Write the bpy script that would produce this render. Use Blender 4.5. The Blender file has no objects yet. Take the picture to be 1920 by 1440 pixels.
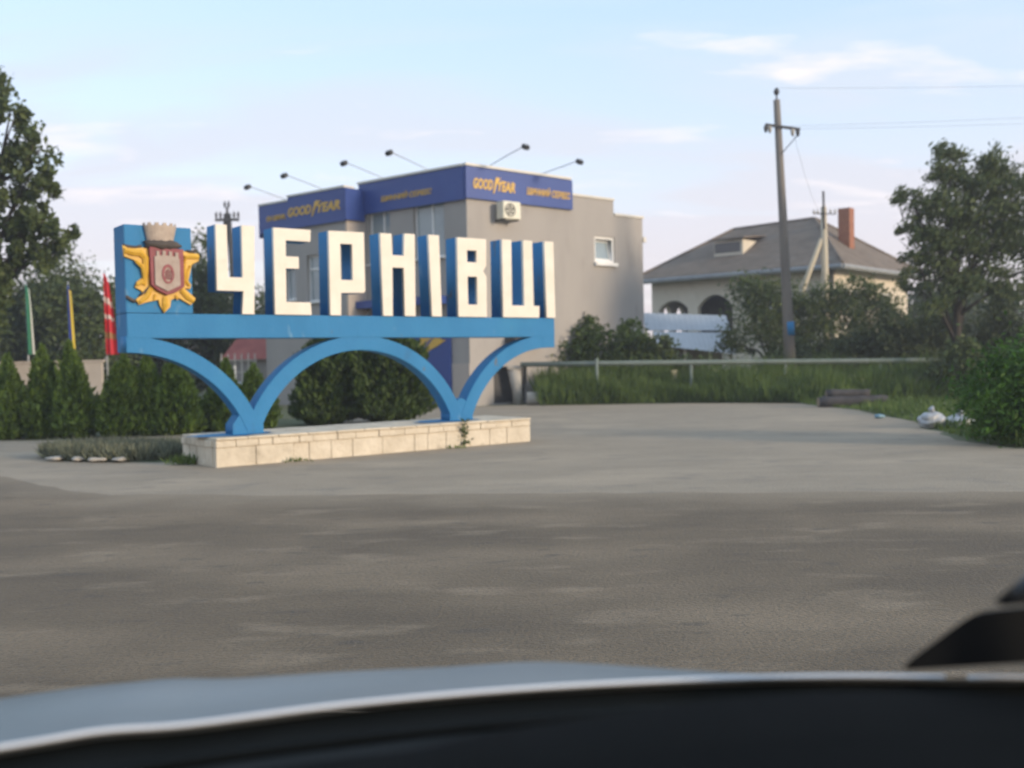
import bpy, bmesh, math, random
import numpy as np
from mathutils import Matrix, Vector

scene = bpy.context.scene
COL = scene.collection
PI = math.pi
R = math.radians

# ------------------------------------------------------------------ camera
cam_data = bpy.data.cameras.new('camera')
cam = bpy.data.objects.new('camera', cam_data)
COL.objects.link(cam)
cam_data.sensor_width = 36.0
cam_data.lens = 36.0 * 1884 / 1920
cam_data.clip_start = 0.05
cam_data.clip_end = 3000
cam.location = (0, 0, 1.5)
cam.rotation_euler = (Matrix.Rotation(PI / 2 - R(1.37), 3, 'X') @ Matrix.Rotation(R(-1.2), 3, 'Z')).to_euler()
cam_data.dof.use_dof = True
cam_data.dof.focus_distance = 5.0
cam_data.dof.aperture_fstop = 1.85
scene.camera = cam

# ------------------------------------------------------------------ world
SUN_AZ, SUN_EL = R(122), R(13)
world = bpy.data.worlds.new('World')
scene.world = world
world.use_nodes = True
wn, wl = world.node_tree.nodes, world.node_tree.links
bg = wn['Background']
sky = wn.new('ShaderNodeTexSky')
sky.sky_type = 'NISHITA'
sky.sun_disc = False
sky.sun_elevation = SUN_EL
sky.sun_rotation = SUN_AZ
sky.air_density = 1.0
sky.dust_density = 0.7
sky.ozone_density = 2.2
tc = wn.new('ShaderNodeTexCoord')
sep = wn.new('ShaderNodeSeparateXYZ')
wl.new(tc.outputs['Generated'], sep.inputs[0])


def wmath(op, a, b=None):
    n = wn.new('ShaderNodeMath')
    n.operation = op
    for i, v in enumerate((a, b)):
        if v is None:
            continue
        if isinstance(v, (int, float)):
            n.inputs[i].default_value = v
        else:
            wl.new(v, n.inputs[i])
    return n.outputs[0]


def wramp(fac, stops):
    n = wn.new('ShaderNodeValToRGB')
    wl.new(fac, n.inputs[0])
    e = n.color_ramp.elements
    e[0].position, e[0].color = stops[0][0], (stops[0][1],) * 3 + (1,)
    e[1].position, e[1].color = stops[-1][0], (stops[-1][1],) * 3 + (1,)
    for p, v in stops[1:-1]:
        k = e.new(p)
        k.color = (v, v, v, 1)
    return n.outputs[0]


zz = wmath('ADD', wmath('MAXIMUM', sep.outputs[2], 0.0), 0.12)
comb = wn.new('ShaderNodeCombineXYZ')
wl.new(wmath('DIVIDE', sep.outputs[0], zz), comb.inputs[0])
wl.new(wmath('DIVIDE', sep.outputs[1], zz), comb.inputs[1])


def wnoise(scale, rot, stretch, detail, dist, off=(0, 0, 0)):
    mp = wn.new('ShaderNodeMapping')
    mp.inputs['Rotation'].default_value = (0, 0, rot)
    mp.inputs['Scale'].default_value = stretch
    mp.inputs['Location'].default_value = off
    wl.new(comb.outputs[0], mp.inputs[0])
    n = wn.new('ShaderNodeTexNoise')
    n.inputs['Scale'].default_value = scale
    n.inputs['Detail'].default_value = detail
    n.inputs['Roughness'].default_value = 0.55
    n.inputs['Distortion'].default_value = dist
    wl.new(mp.outputs[0], n.inputs['Vector'])
    return n.outputs[0]


veil = wramp(wnoise(0.55, R(20), (1, 2.6, 1), 4, 0.6, (3.1, 1.7, 0)), [(0.42, 0), (0.75, 0.55)])
puff = wramp(wnoise(1.5, R(-25), (1, 2.0, 1), 6, 0.3, (1.02, 8.33, 0)), [(0.58, 0), (0.72, 0.9)])
hz = wramp(sep.outputs[2], [(0.0, 0.92), (0.13, 0.84), (0.24, 0.70), (0.5, 0.5)])
cl = wmath('MINIMUM', wmath('ADD', veil, hz), 0.95)
mix = wn.new('ShaderNodeMix')
mix.data_type = 'RGBA'
wl.new(cl, mix.inputs[0])
wl.new(sky.outputs[0], mix.inputs[6])
alt = wn.new('ShaderNodeMix')
alt.data_type = 'RGBA'
wl.new(wramp(sep.outputs[2], [(0.05, 0), (0.34, 1)]), alt.inputs[0])
alt.inputs[6].default_value = (2.48, 2.20, 2.29, 1)
alt.inputs[7].default_value = (1.85, 2.28, 2.75, 1)
wl.new(alt.outputs[2], mix.inputs[7])
pm_ = wn.new('ShaderNodeMix')
pm_.data_type = 'RGBA'
wl.new(puff, pm_.inputs[0])
wl.new(mix.outputs[2], pm_.inputs[6])
pm_.inputs[7].default_value = (2.95, 2.75, 2.8, 1)
wl.new(pm_.outputs[2], bg.inputs[0])
bg.inputs[1].default_value = 0.15

sun_data = bpy.data.lights.new('sun', 'SUN')
sun_data.energy = 1.35
sun_data.angle = R(10)
sun_data.color = (1.0, 0.80, 0.58)
sun = bpy.data.objects.new('sun', sun_data)
COL.objects.link(sun)
sdir = Vector((math.sin(SUN_AZ) * math.cos(SUN_EL), math.cos(SUN_AZ) * math.cos(SUN_EL), math.sin(SUN_EL)))
sun.rotation_euler = sdir.to_track_quat('Z', 'Y').to_euler()

vs = scene.view_settings
vs.view_transform = 'Standard'
vs.look = 'None'
vs.gamma = 1
vs.use_curve_mapping = False
vs.exposure = 1.37
scene.cycles.use_denoising = True
scene.cycles.max_bounces = 6


# ------------------------------------------------------------------ materials
def nmat(name):
    m = bpy.data.materials.new(name)
    m.use_nodes = True
    return m, m.node_tree.nodes, m.node_tree.links, m.node_tree.nodes['Principled BSDF']


def mat(name, c1, c2=None, scale=3.0, rough=0.8, bump=0.0, bscale=30.0, metal=0.0, detail=5, stretch=(1, 1, 1), spots=None, spec=0.5, lo=0.35, hi=0.65):
    m, n, l, b = nmat(name)
    b.inputs['Roughness'].default_value = rough
    b.inputs['Metallic'].default_value = metal
    b.inputs['Specular IOR Level'].default_value = spec
    t = n.new('ShaderNodeTexCoord')
    mp = n.new('ShaderNodeMapping')
    mp.inputs['Scale'].default_value = stretch
    l.new(t.outputs['Object'], mp.inputs[0])
    if c2 is None:
        c2 = tuple(c * 0.8 for c in c1)
    ns = n.new('ShaderNodeTexNoise')
    ns.inputs['Scale'].default_value = scale
    ns.inputs['Detail'].default_value = detail
    ns.inputs['Roughness'].default_value = 0.6
    l.new(mp.outputs[0], ns.inputs['Vector'])
    r = n.new('ShaderNodeValToRGB')
    r.color_ramp.elements[0].position = lo
    r.color_ramp.elements[1].position = hi
    r.color_ramp.elements[0].color = (*c1, 1)
    r.color_ramp.elements[1].color = (*c2, 1)
    l.new(ns.outputs[0], r.inputs[0])
    out = r.outputs[0]
    for (sc, p0, p1, colr, amt) in (spots or []):
        s = n.new('ShaderNodeTexNoise')
        s.inputs['Scale'].default_value = sc
        s.inputs['Detail'].default_value = 6
        l.new(mp.outputs[0], s.inputs['Vector'])
        rr = n.new('ShaderNodeValToRGB')
        rr.color_ramp.elements[0].position = p0
        rr.color_ramp.elements[1].position = p1
        rr.color_ramp.elements[0].color = (0, 0, 0, 1)
        rr.color_ramp.elements[1].color = (amt, amt, amt, 1)
        l.new(s.outputs[0], rr.inputs[0])
        mx = n.new('ShaderNodeMix')
        mx.data_type = 'RGBA'
        l.new(rr.outputs[0], mx.inputs[0])
        l.new(out, mx.inputs[6])
        mx.inputs[7].default_value = (*colr, 1)
        out = mx.outputs[2]
    l.new(out, b.inputs['Base Color'])
    if bump:
        bn = n.new('ShaderNodeTexNoise')
        bn.inputs['Scale'].default_value = bscale
        bn.inputs['Detail'].default_value = 6
        l.new(t.outputs['Object'], bn.inputs['Vector'])
        bp = n.new('ShaderNodeBump')
        bp.inputs['Strength'].default_value = bump
        bp.inputs['Distance'].default_value = 0.02
        l.new(bn.outputs[0], bp.inputs['Height'])
        l.new(bp.outputs[0], b.inputs['Normal'])
    return m


def leafmat(name, dark, light, trans=0.35, clump=1.3):
    m, n, l, b = nmat(name)
    g = n.new('ShaderNodeNewGeometry')
    t = n.new('ShaderNodeTexCoord')
    ns = n.new('ShaderNodeTexNoise')
    ns.inputs['Scale'].default_value = clump
    ns.inputs['Detail'].default_value = 3
    l.new(t.outputs['Object'], ns.inputs['Vector'])
    ad = n.new('ShaderNodeMath')
    ad.operation = 'MULTIPLY_ADD'
    l.new(g.outputs['Random Per Island'], ad.inputs[0])
    ad.inputs[1].default_value = 0.55
    l.new(ns.outputs[0], ad.inputs[2])
    r = n.new('ShaderNodeValToRGB')
    r.color_ramp.elements[0].position = 0.4
    r.color_ramp.elements[1].position = 1.1
    r.color_ramp.elements[0].color = (*dark, 1)
    r.color_ramp.elements[1].color = (*light, 1)
    l.new(ad.outputs[0], r.inputs[0])
    l.new(r.outputs[0], b.inputs['Base Color'])
    b.inputs['Roughness'].default_value = 0.6
    b.inputs['Specular IOR Level'].default_value = 0.3
    tr = n.new('ShaderNodeBsdfTranslucent')
    l.new(r.outputs[0], tr.inputs[0])
    mx = n.new('ShaderNodeMixShader')
    mx.inputs[0].default_value = trans
    l.new(b.outputs[0], mx.inputs[1])
    l.new(tr.outputs[0], mx.inputs[2])
    l.new(mx.outputs[0], n['Material Output'].inputs[0])
    return m


MT = {}
MT['asphalt'] = mat('asphalt', (0.125, 0.094, 0.060), (0.178, 0.133, 0.083), 0.45, 0.9, 0.6, 45, stretch=(1, 2.2, 1),
                    spots=[(0.23, 0.47, 0.64, (0.265, 0.202, 0.132), 0.7), (1.1, 0.56, 0.70, (0.30, 0.232, 0.155), 0.6), (2.6, 0.60, 0.72, (0.085, 0.072, 0.056), 0.6), (34, 0.52, 0.72, (0.07, 0.06, 0.048), 0.55), (60, 0.60, 0.72, (0.30, 0.26, 0.20), 0.5)])
MT['forecourt'] = mat('forecourt_paving', (0.295, 0.242, 0.175), (0.350, 0.285, 0.205), 0.5, 0.9, 0.6, 30, stretch=(1, 1.8, 1),
                      spots=[(0.35, 0.52, 0.68, (0.42, 0.337, 0.24), 0.75), (1.6, 0.56, 0.70, (0.21, 0.185, 0.15), 0.65), (5, 0.6, 0.72, (0.40, 0.34, 0.26), 0.5), (28, 0.58, 0.72, (0.18, 0.16, 0.13), 0.5)])
MT['earth'] = mat('earth', (0.07, 0.10, 0.035), (0.13, 0.125, 0.065), 0.8, 0.95, 0.5, 20)
MT['blue'] = mat('blue_paint', (0.022, 0.168, 0.355), (0.029, 0.192, 0.398), 1.6, 0.6, 0.2, 25, stretch=(1, 1, 0.45), spec=0.22,
                 spots=[(1.1, 0.52, 0.70, (0.035, 0.215, 0.40), 0.7), (4.0, 0.64, 0.72, (0.16, 0.30, 0.42), 0.6), (7.0, 0.66, 0.72, (0.13, 0.12, 0.10), 0.65), (2.3, 0.64, 0.74, (0.03, 0.12, 0.24), 0.6)])
MT['white'] = mat('white_paint', (0.70, 0.635, 0.53), (0.77, 0.70, 0.60), 2.5, 0.6, 0.12, 30,
                  spots=[(6, 0.66, 0.78, (0.50, 0.45, 0.36), 0.5)])
MT['gold'] = mat('gold_paint', (0.56, 0.31, 0.025), (0.64, 0.38, 0.04), 5, 0.5, 0.1, 30, spots=[(9, 0.62, 0.75, (0.30, 0.19, 0.05), 0.7)])
MT['maroon'] = mat('maroon_paint', (0.19, 0.035, 0.045), (0.26, 0.055, 0.065), 6, 0.6)
MT['stone_tan'] = mat('stone_tan', (0.33, 0.26, 0.22), (0.40, 0.33, 0.28), 8, 0.8, 0.2, 40)
MT['crown'] = mat('crown_stone', (0.36, 0.29, 0.24), (0.46, 0.38, 0.31), 8, 0.8, 0.2, 40)
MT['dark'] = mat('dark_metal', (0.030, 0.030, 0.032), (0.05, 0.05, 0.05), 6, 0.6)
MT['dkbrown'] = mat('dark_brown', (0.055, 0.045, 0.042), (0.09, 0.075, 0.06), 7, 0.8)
MT['whitestone'] = mat('whitewashed_stone', (0.66, 0.585, 0.46), (0.54, 0.47, 0.36), 3, 0.85, 0.9, 12,
                       spots=[(2.2, 0.60, 0.72, (0.34, 0.285, 0.205), 0.7), (16, 0.62, 0.75, (0.45, 0.40, 0.32), 0.4)])
MT['mortar'] = mat('mortar', (0.54, 0.475, 0.37), (0.44, 0.385, 0.30), 5, 0.9, 0.5, 20)
MT['stucco'] = mat('grey_stucco', (0.335, 0.312, 0.288), (0.370, 0.344, 0.316), 0.7, 0.9, 0.25, 60, stretch=(1, 1, 0.35),
                   spots=[(0.8, 0.54, 0.74, (0.285, 0.265, 0.245), 0.65), (2.4, 0.60, 0.74, (0.26, 0.24, 0.22), 0.45)])
MT['stucco_tan'] = mat('tan_stucco', (0.44, 0.38, 0.33), (0.47, 0.41, 0.35), 0.9, 0.9, 0.25, 60)
MT['fascia'] = mat('fascia_blue', (0.020, 0.055, 0.235), (0.024, 0.065, 0.26), 1.2, 0.45)
MT['coping'] = mat('coping_metal', (0.60, 0.57, 0.50), (0.68, 0.64, 0.56), 2, 0.6)
MT['yellow'] = mat('sign_yellow', (0.62, 0.37, 0.05), (0.68, 0.42, 0.07), 3, 0.5)
MT['pvc'] = mat('white_pvc', (0.74, 0.73, 0.70), (0.80, 0.79, 0.76), 3, 0.5)
MT['pane'] = mat('window_glass', (0.24, 0.29, 0.31), (0.30, 0.35, 0.36), 0.6, 0.08, spec=0.9)  # sky reflection is put into the pale blue-grey base colour
MT['panedark'] = mat('dark_glass', (0.03, 0.035, 0.04), (0.05, 0.055, 0.06), 0.6, 0.12, spec=0.7)
MT['acwhite'] = mat('unit_casing', (0.72, 0.70, 0.58), (0.66, 0.64, 0.52), 4, 0.5)
MT['lampmetal'] = mat('lamp_arm', (0.45, 0.47, 0.48), (0.55, 0.56, 0.57), 4, 0.4, metal=0.4)
MT['concrete'] = mat('concrete', (0.36, 0.34, 0.30), (0.44, 0.41, 0.36), 2, 0.9, 0.4, 30, spots=[(3, 0.6, 0.75, (0.25, 0.23, 0.2), 0.6)])
MT['polecon'] = mat('pole_concrete', (0.15, 0.13, 0.115), (0.21, 0.185, 0.155), 2, 0.9, 0.4, 25, stretch=(1, 1, 0.3))
MT['pipe'] = mat('pipe_paint', (0.14, 0.175, 0.145), (0.19, 0.22, 0.19), 2, 0.6)
MT['ypost'] = mat('post_cream', (0.58, 0.52, 0.34), (0.50, 0.44, 0.28), 3, 0.7)
MT['housewall'] = mat('house_plaster', (0.60, 0.535, 0.43), (0.66, 0.59, 0.48), 0.8, 0.9, 0.2, 40, spots=[(1.3, 0.6, 0.8, (0.45, 0.39, 0.31), 0.6)])
MT['roof'] = mat('roof_slate', (0.135, 0.104, 0.078), (0.190, 0.150, 0.114), 1.1, 0.9, 0.5, 16, stretch=(1, 1, 2),
                 spots=[(3, 0.56, 0.7, (0.21, 0.19, 0.16), 0.6)])
MT['gutter'] = mat('eave_metal', (0.22, 0.23, 0.24), (0.30, 0.31, 0.31), 2, 0.6)
MT['brick'] = mat('chimney_brick', (0.27, 0.105, 0.06), (0.34, 0.15, 0.085), 5, 0.9, 0.4, 30)
MT['sheet'] = mat('zinc_sheet', (0.38, 0.41, 0.44), (0.45, 0.48, 0.50), 0.8, 0.45, metal=0.15)
MT['wood'] = mat('old_wood', (0.20, 0.15, 0.10), (0.30, 0.24, 0.17), 4, 0.9, 0.3, 20, stretch=(1, 1, 0.2))
MT['palewood'] = mat('pale_wood', (0.46, 0.40, 0.29), (0.52, 0.45, 0.33), 4, 0.9)
MT['log'] = mat('dark_log', (0.035, 0.034, 0.036), (0.065, 0.06, 0.06), 5, 0.9, 0.5, 14)
MT['bark'] = mat('bark', (0.035, 0.028, 0.022), (0.06, 0.05, 0.04), 6, 0.95, 0.7, 20, stretch=(1, 1, 0.3))
MT['bag'] = mat('bag_plastic', (0.34, 0.36, 0.38), (0.46, 0.47, 0.48), 6, 0.35, 0.5, 14)
MT['bluebit'] = mat('blue_plastic', (0.14, 0.26, 0.33), (0.20, 0.33, 0.40), 6, 0.4)
MT['redroof'] = mat('red_roof', (0.33, 0.09, 0.075), (0.42, 0.13, 0.10), 2, 0.7)
MT['wallbeige'] = mat('beige_wall', (0.44, 0.38, 0.32), (0.50, 0.44, 0.37), 1, 0.9, 0.2, 30, spots=[(1.2, 0.6, 0.8, (0.33, 0.29, 0.25), 0.6)])
MT['carpaint'] = mat('silver_blue_paint', (0.20, 0.228, 0.236), (0.225, 0.25, 0.258), 1.5, 0.40, metal=0.2)
MT['edge_highlight'] = mat('painted_edge_highlight', (0.80, 0.80, 0.80), (0.82, 0.82, 0.82), 1, 0.35, metal=0.3)  # near-white colour stands for the highlight on the bonnet's rear edge
MT['trim'] = mat('black_trim', (0.005, 0.0058, 0.005), (0.008, 0.0088, 0.008), 3, 0.6, 0.1, 120, spec=0.12)
MT['gloss'] = mat('black_gloss', (0.004, 0.005, 0.006), (0.005, 0.006, 0.007), 3, 0.35, spec=0.3)
MT['dash'] = mat('dash_plastic', (0.0035, 0.0042, 0.0046), (0.005, 0.0058, 0.006), 4, 0.8, 0.2, 150, spec=0.04)
MT['rubber'] = mat('tyre_rubber', (0.015, 0.015, 0.015), (0.025, 0.025, 0.025), 6, 0.85)

# dust blown from the paving onto the edge of the asphalt
_m = MT['asphalt']
_n, _l = _m.node_tree.nodes, _m.node_tree.links
_b = _n['Principled BSDF']
_src = _b.inputs['Base Color'].links[0].from_socket


def _math(op, a, b):
    k = _n.new('ShaderNodeMath')
    k.operation = op
    for i, v in enumerate((a, b)):
        if isinstance(v, (int, float)):
            k.inputs[i].default_value = v
        else:
            _l.new(v, k.inputs[i])
    return k.outputs[0]


_t = _n.new('ShaderNodeTexCoord')
_s = _n.new('ShaderNodeSeparateXYZ')
_l.new(_t.outputs['Object'], _s.inputs[0])
_e1 = _math('ADD', _math('MULTIPLY', _s.outputs[0], -0.09), 11.15)
_e2 = _math('ADD', _math('MULTIPLY', _s.outputs[0], -0.95), 7.33)
_d = _math('SUBTRACT', _math('MAXIMUM', _e1, _e2), _s.outputs[1])
_no = _n.new('ShaderNodeTexNoise')
_no.inputs['Scale'].default_value = 1.1
_no.inputs['Detail'].default_value = 6
_l.new(_t.outputs['Object'], _no.inputs['Vector'])
_d2 = _math('ADD', _d, _math('MULTIPLY', _math('SUBTRACT', _no.outputs[0], 0.5), 1.6))
_r = _n.new('ShaderNodeMapRange')
_r.inputs[1].default_value, _r.inputs[2].default_value = -0.1, 1.3
_r.inputs[3].default_value, _r.inputs[4].default_value = 0.85, 0.0
_l.new(_d2, _r.inputs[0])
_x = _n.new('ShaderNodeMix')
_x.data_type = 'RGBA'
_l.new(_r.outputs[0], _x.inputs[0])
_l.new(_src, _x.inputs[6])
_x.inputs[7].default_value = (0.285, 0.228, 0.158, 1)
_l.new(_x.outputs[2], _b.inputs['Base Color'])

LF = {}
LF['dark'] = leafmat('leaf_dark', (0.032, 0.048, 0.020), (0.090, 0.118, 0.046))
LF['mid'] = leafmat('leaf_mid', (0.040, 0.062, 0.020), (0.120, 0.155, 0.050))
LF['olive'] = leafmat('leaf_olive', (0.036, 0.072, 0.014), (0.180, 0.260, 0.042), clump=2.2)
LF['thuja'] = leafmat('leaf_thuja', (0.026, 0.050, 0.012), (0.080, 0.125, 0.026), clump=2.0)
LF['bright'] = leafmat('leaf_bright', (0.020, 0.058, 0.008), (0.075, 0.170, 0.018), clump=1.8)
LF['grey'] = leafmat('leaf_grey', (0.10, 0.11, 0.07), (0.23, 0.24, 0.16), clump=2.5)
LF['grass'] = leafmat('leaf_grass', (0.048, 0.088, 0.020), (0.150, 0.215, 0.052), clump=0.8)
LF['dry'] = leafmat('leaf_dry', (0.28, 0.24, 0.14), (0.45, 0.38, 0.24), clump=2)


# ------------------------------------------------------------------ helpers
def link(name, data, m=None, parent=None):
    o = bpy.data.objects.new(name, data)
    COL.objects.link(o)
    if m is not None:
        o.data.materials.clear()
        o.data.materials.append(m)
    if parent is not None:
        o.parent = parent
    return o


def tag(o, label=None, cat=None, group=None, kind=None):
    if label:
        o['label'] = label
    if cat:
        o['category'] = cat
    if group:
        o['group'] = group
    if kind:
        o['kind'] = kind
    return o


def thing(name, label, cat, loc=(0, 0, 0), rz=0.0, group=None):
    o = bpy.data.objects.new(name, None)
    o.empty_display_size = 0.2
    COL.objects.link(o)
    o.location = loc
    o.rotation_euler = (0, 0, rz)
    return tag(o, label, cat, group)


class MB:
    def __init__(self):
        self.v, self.f = [], []

    def add(self, vs, fs):
        k = len(self.v)
        self.v += [tuple(p) for p in vs]
        self.f += [tuple(i + k for i in f) for f in fs]
        return self

    def box(self, x0, x1, y0, y1, z0, z1, M=None):
        vs = [(x, y, z) for z in (z0, z1) for y in (y0, y1) for x in (x0, x1)]
        if M is not None:
            vs = [M @ Vector(p) for p in vs]
        return self.add(vs, [(0, 2, 3, 1), (4, 5, 7, 6), (0, 1, 5, 4), (2, 6, 7, 3), (0, 4, 6, 2), (1, 3, 7, 5)])

    def tube(self, pts, rad, n=8, cap=True):
        pts = [Vector(p) for p in pts]
        rad = rad if isinstance(rad, (list, tuple)) else [rad] * len(pts)
        k = len(self.v)
        for i, p in enumerate(pts):
            a = pts[max(0, i - 1)]
            b = pts[min(len(pts) - 1, i + 1)]
            t = (b - a).normalized()
            u = t.cross(Vector((0, 0, 1)) if abs(t.z) < 0.9 else Vector((1, 0, 0))).normalized()
            w = t.cross(u)
            for j in range(n):
                an = 2 * PI * j / n
                self.v.append(tuple(p + (u * math.cos(an) + w * math.sin(an)) * rad[i]))
        for i in range(len(pts) - 1):
            for j in range(n):
                a, b = k + i * n + j, k + i * n + (j + 1) % n
                self.f.append((a, b, b + n, a + n))
        if cap:
            self.f.append(tuple(k + j for j in reversed(range(n))))
            self.f.append(tuple(k + (len(pts) - 1) * n + j for j in range(n)))
        return self

    def blob(self, c, r, nu=12, nv=8, fn=None):
        k = len(self.v)
        for i in range(nv + 1):
            th = PI * i / nv
            for j in range(nu):
                ph = 2 * PI * j / nu
                dv = Vector((math.sin(th) * math.cos(ph), math.sin(th) * math.sin(ph), math.cos(th)))
                s = fn(dv) if fn else 1.0
                self.v.append((c[0] + dv.x * r[0] * s, c[1] + dv.y * r[1] * s, c[2] + dv.z * r[2] * s))
        for i in range(nv):
            for j in range(nu):
                a, b = k + i * nu + j, k + i * nu + (j + 1) % nu
                self.f.append((a, a + nu, b + nu, b))
        return self

    def data(self, name):
        me = bpy.data.meshes.new(name)
        me.from_pydata(self.v, [], self.f)
        me.update()
        return me

    def build(self, name, m, parent=None, bevel=0.0, smooth=False):
        me = self.data(name)
        if bevel:
            bm = bmesh.new()
            bm.from_mesh(me)
            bmesh.ops.remove_doubles(bm, verts=bm.verts, dist=1e-5)
            bmesh.ops.recalc_face_normals(bm, faces=bm.faces)
            bmesh.ops.bevel(bm, geom=list(bm.edges), offset=bevel, segments=2, affect='EDGES', clamp_overlap=True)
            bm.to_mesh(me)
            bm.free()
        else:
            bm = bmesh.new()
            bm.from_mesh(me)
            bmesh.ops.recalc_face_normals(bm, faces=bm.faces)
            bm.to_mesh(me)
            bm.free()
        if smooth:
            for p in me.polygons:
                p.use_smooth = True
        return link(name, me, m, parent)


def plate_data(name, outer, holes=(), y0=0.0, y1=0.1, bevel=0.0):
    """outline in the x-z plane, solid from y0 to y1"""
    cu = bpy.data.curves.new(name, 'CURVE')
    cu.dimensions = '2D'
    cu.fill_mode = 'BOTH'
    cu.extrude = (y1 - y0) / 2 - bevel
    cu.bevel_depth = bevel
    cu.bevel_resolution = 1
    cu.offset = -bevel
    for ring in [outer, *holes]:
        sp = cu.splines.new('POLY')
        sp.points.add(len(ring) - 1)
        for i, (a, b) in enumerate(ring):
            sp.points[i].co = (a, b, 0, 1)
        sp.use_cyclic_u = True
    o = bpy.data.objects.new(name, cu)
    me = bpy.data.meshes.new_from_object(o)
    bpy.data.objects.remove(o)
    bpy.data.curves.remove(cu)
    mid = (y0 + y1) / 2
    for v in me.vertices:
        x, y, z = v.co
        v.co = (x, -z + mid, y)
    me.name = name
    return me


def plate(name, outer, m, parent=None, holes=(), y0=0.0, y1=0.1, bevel=0.0):
    return link(name, plate_data(name, outer, holes, y0, y1, bevel), m, parent)


def rect(a, b, c, d):
    return [(a, c), (b, c), (b, d), (a, d)]


def basis(P, X, N):
    """local x along X, local y pointing into the wall (away from N), z up"""
    X = Vector(X).normalized()
    Y = -Vector(N).normalized()
    Z = Vector((0, 0, 1))
    return Matrix(((X.x, Y.x, Z.x, P[0]), (X.y, Y.y, Z.y, P[1]), (X.z, Y.z, Z.z, P[2]), (0, 0, 0, 1)))


def text(name, body, m, parent, M, x0, x1, z0, z1, out=0.02, shear=0.22, weight=0.03, thick=0.02):
    cu = bpy.data.curves.new(name, 'FONT')
    cu.body = body
    cu.extrude = 0.001
    cu.shear = shear
    cu.offset = weight
    cu.resolution_u = 3
    o = bpy.data.objects.new(name, cu)
    COL.objects.link(o)
    bpy.context.view_layer.update()
    me = bpy.data.meshes.new_from_object(o)
    bpy.data.objects.remove(o)
    bpy.data.curves.remove(cu)
    xs = [v.co.x for v in me.vertices]
    ys = [v.co.y for v in me.vertices]
    zs = [v.co.z for v in me.vertices]
    for v in me.vertices:
        fx = (v.co.x - min(xs)) / (max(xs) - min(xs))
        fy = (v.co.y - min(ys)) / (max(ys) - min(ys))
        fz = (v.co.z - min(zs)) / (max(zs) - min(zs))
        v.co = M @ Vector((x0 + fx * (x1 - x0), -out + 0.004 - fz * thick, z0 + fy * (z1 - z0)))
    return link(name, me, m, parent)


def leaf_mesh(name, C, A, B):
    """rhombic leaves from centres C and half axes A, B"""
    n = len(C)
    V = np.empty((n, 4, 3), np.float32)
    V[:, 0] = C - A
    V[:, 1] = C + B - A * 0.1
    V[:, 2] = C + A
    V[:, 3] = C - B - A * 0.1
    me = bpy.data.meshes.new(name)
    me.vertices.add(4 * n)
    me.vertices.foreach_set('co', V.reshape(-1))
    me.loops.add(4 * n)
    me.loops.foreach_set('vertex_index', np.arange(4 * n, dtype=np.int32))
    me.polygons.add(n)
    me.polygons.foreach_set('loop_start', np.arange(0, 4 * n, 4, dtype=np.int32))
    me.polygons.foreach_set('loop_total', np.full(n, 4, np.int32))
    me.update(calc_edges=True)
    return me


def unit(rng, n):
    a = rng.normal(size=(n, 3))
    return a / np.linalg.norm(a, axis=1)[:, None]


def crown_data(name, blobs, n, size, seed, clump=0.28, per=45, droop=0.0, aspect=0.5, lean=(0, 0, 0)):
    """leaf clumps spread through the ellipsoids in blobs = [(centre, radii)]"""
    rng = np.random.default_rng(seed)
    vol = np.array([r[0] * r[1] * r[2] for _, r in blobs]) ** 0.75
    cnt = np.maximum(1, (vol / vol.sum() * n).astype(int))
    Cs = []
    for (c, r), k in zip(blobs, cnt):
        nc = max(4, k // per)
        u = unit(rng, nc) * (0.35 + 0.70 * rng.random(nc) ** 0.55)[:, None]
        cen = np.array(c) + u * np.array(r)
        own = rng.integers(0, nc, k)
        sz = (0.5 + rng.random(nc))[own][:, None]
        g = rng.normal(size=(k, 3)) * np.array([1, 1, 0.75 + droop])
        p = cen[own] + g * sz * clump * np.mean(r)
        if droop:
            p[:, 2] -= droop * np.abs(rng.normal(size=k)) * np.mean(r) * 0.5
        Cs.append(p)
    C = np.concatenate(Cs)
    k = len(C)
    A = unit(rng, k) + np.array([0, 0, -1.2 * droop]) + np.array(lean)
    A /= np.linalg.norm(A, axis=1)[:, None]
    B = np.cross(A, unit(rng, k))
    B /= np.linalg.norm(B, axis=1)[:, None]
    s = size * (0.6 + 0.8 * rng.random(k))[:, None]
    return leaf_mesh(name, C, A * s, B * s * aspect)


def limb_data(base, r0, top, tips, seed):
    """tapered trunk from base to top, limbs out to tips"""
    rd = random.Random(seed)
    mb = MB()
    base, top = Vector(base), Vector(top)
    pts = []
    for i in range(7):
        t = i / 6
        p = base.lerp(top, t)
        if 0 < i < 6:
            p += Vector((rd.uniform(-1, 1), rd.uniform(-1, 1), 0)) * r0 * 0.5
        pts.append(p)
    mb.tube(pts, [r0 * (1.25 - 0.75 * i / 6) if i else r0 * 1.5 for i in range(7)], 9)
    for t in tips:
        t = Vector(t)
        k = min(5, max(2, int(6 * (0.30 + 0.5 * rd.random()))))
        s = pts[k]
        m1 = s.lerp(t, 0.4) + Vector((rd.uniform(-.2, .2), rd.uniform(-.2, .2), rd.uniform(0, .3)))
        m2 = s.lerp(t, 0.75) + Vector((rd.uniform(-.2, .2), rd.uniform(-.2, .2), rd.uniform(-.1, .2)))
        mb.tube([s, m1, m2, t], [r0 * 0.5, r0 * 0.33, r0 * 0.2, r0 * 0.07], 6)
        for q in range(3):
            e = t + Vector((rd.uniform(-.35, .35), rd.uniform(-.35, .35), rd.uniform(-.3, .25)))
            mb.tube([m2, m2.lerp(e, .5) + Vector((0, 0, .08)), e], [r0 * 0.16, r0 * 0.1, r0 * 0.04], 5)
    return mb


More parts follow.
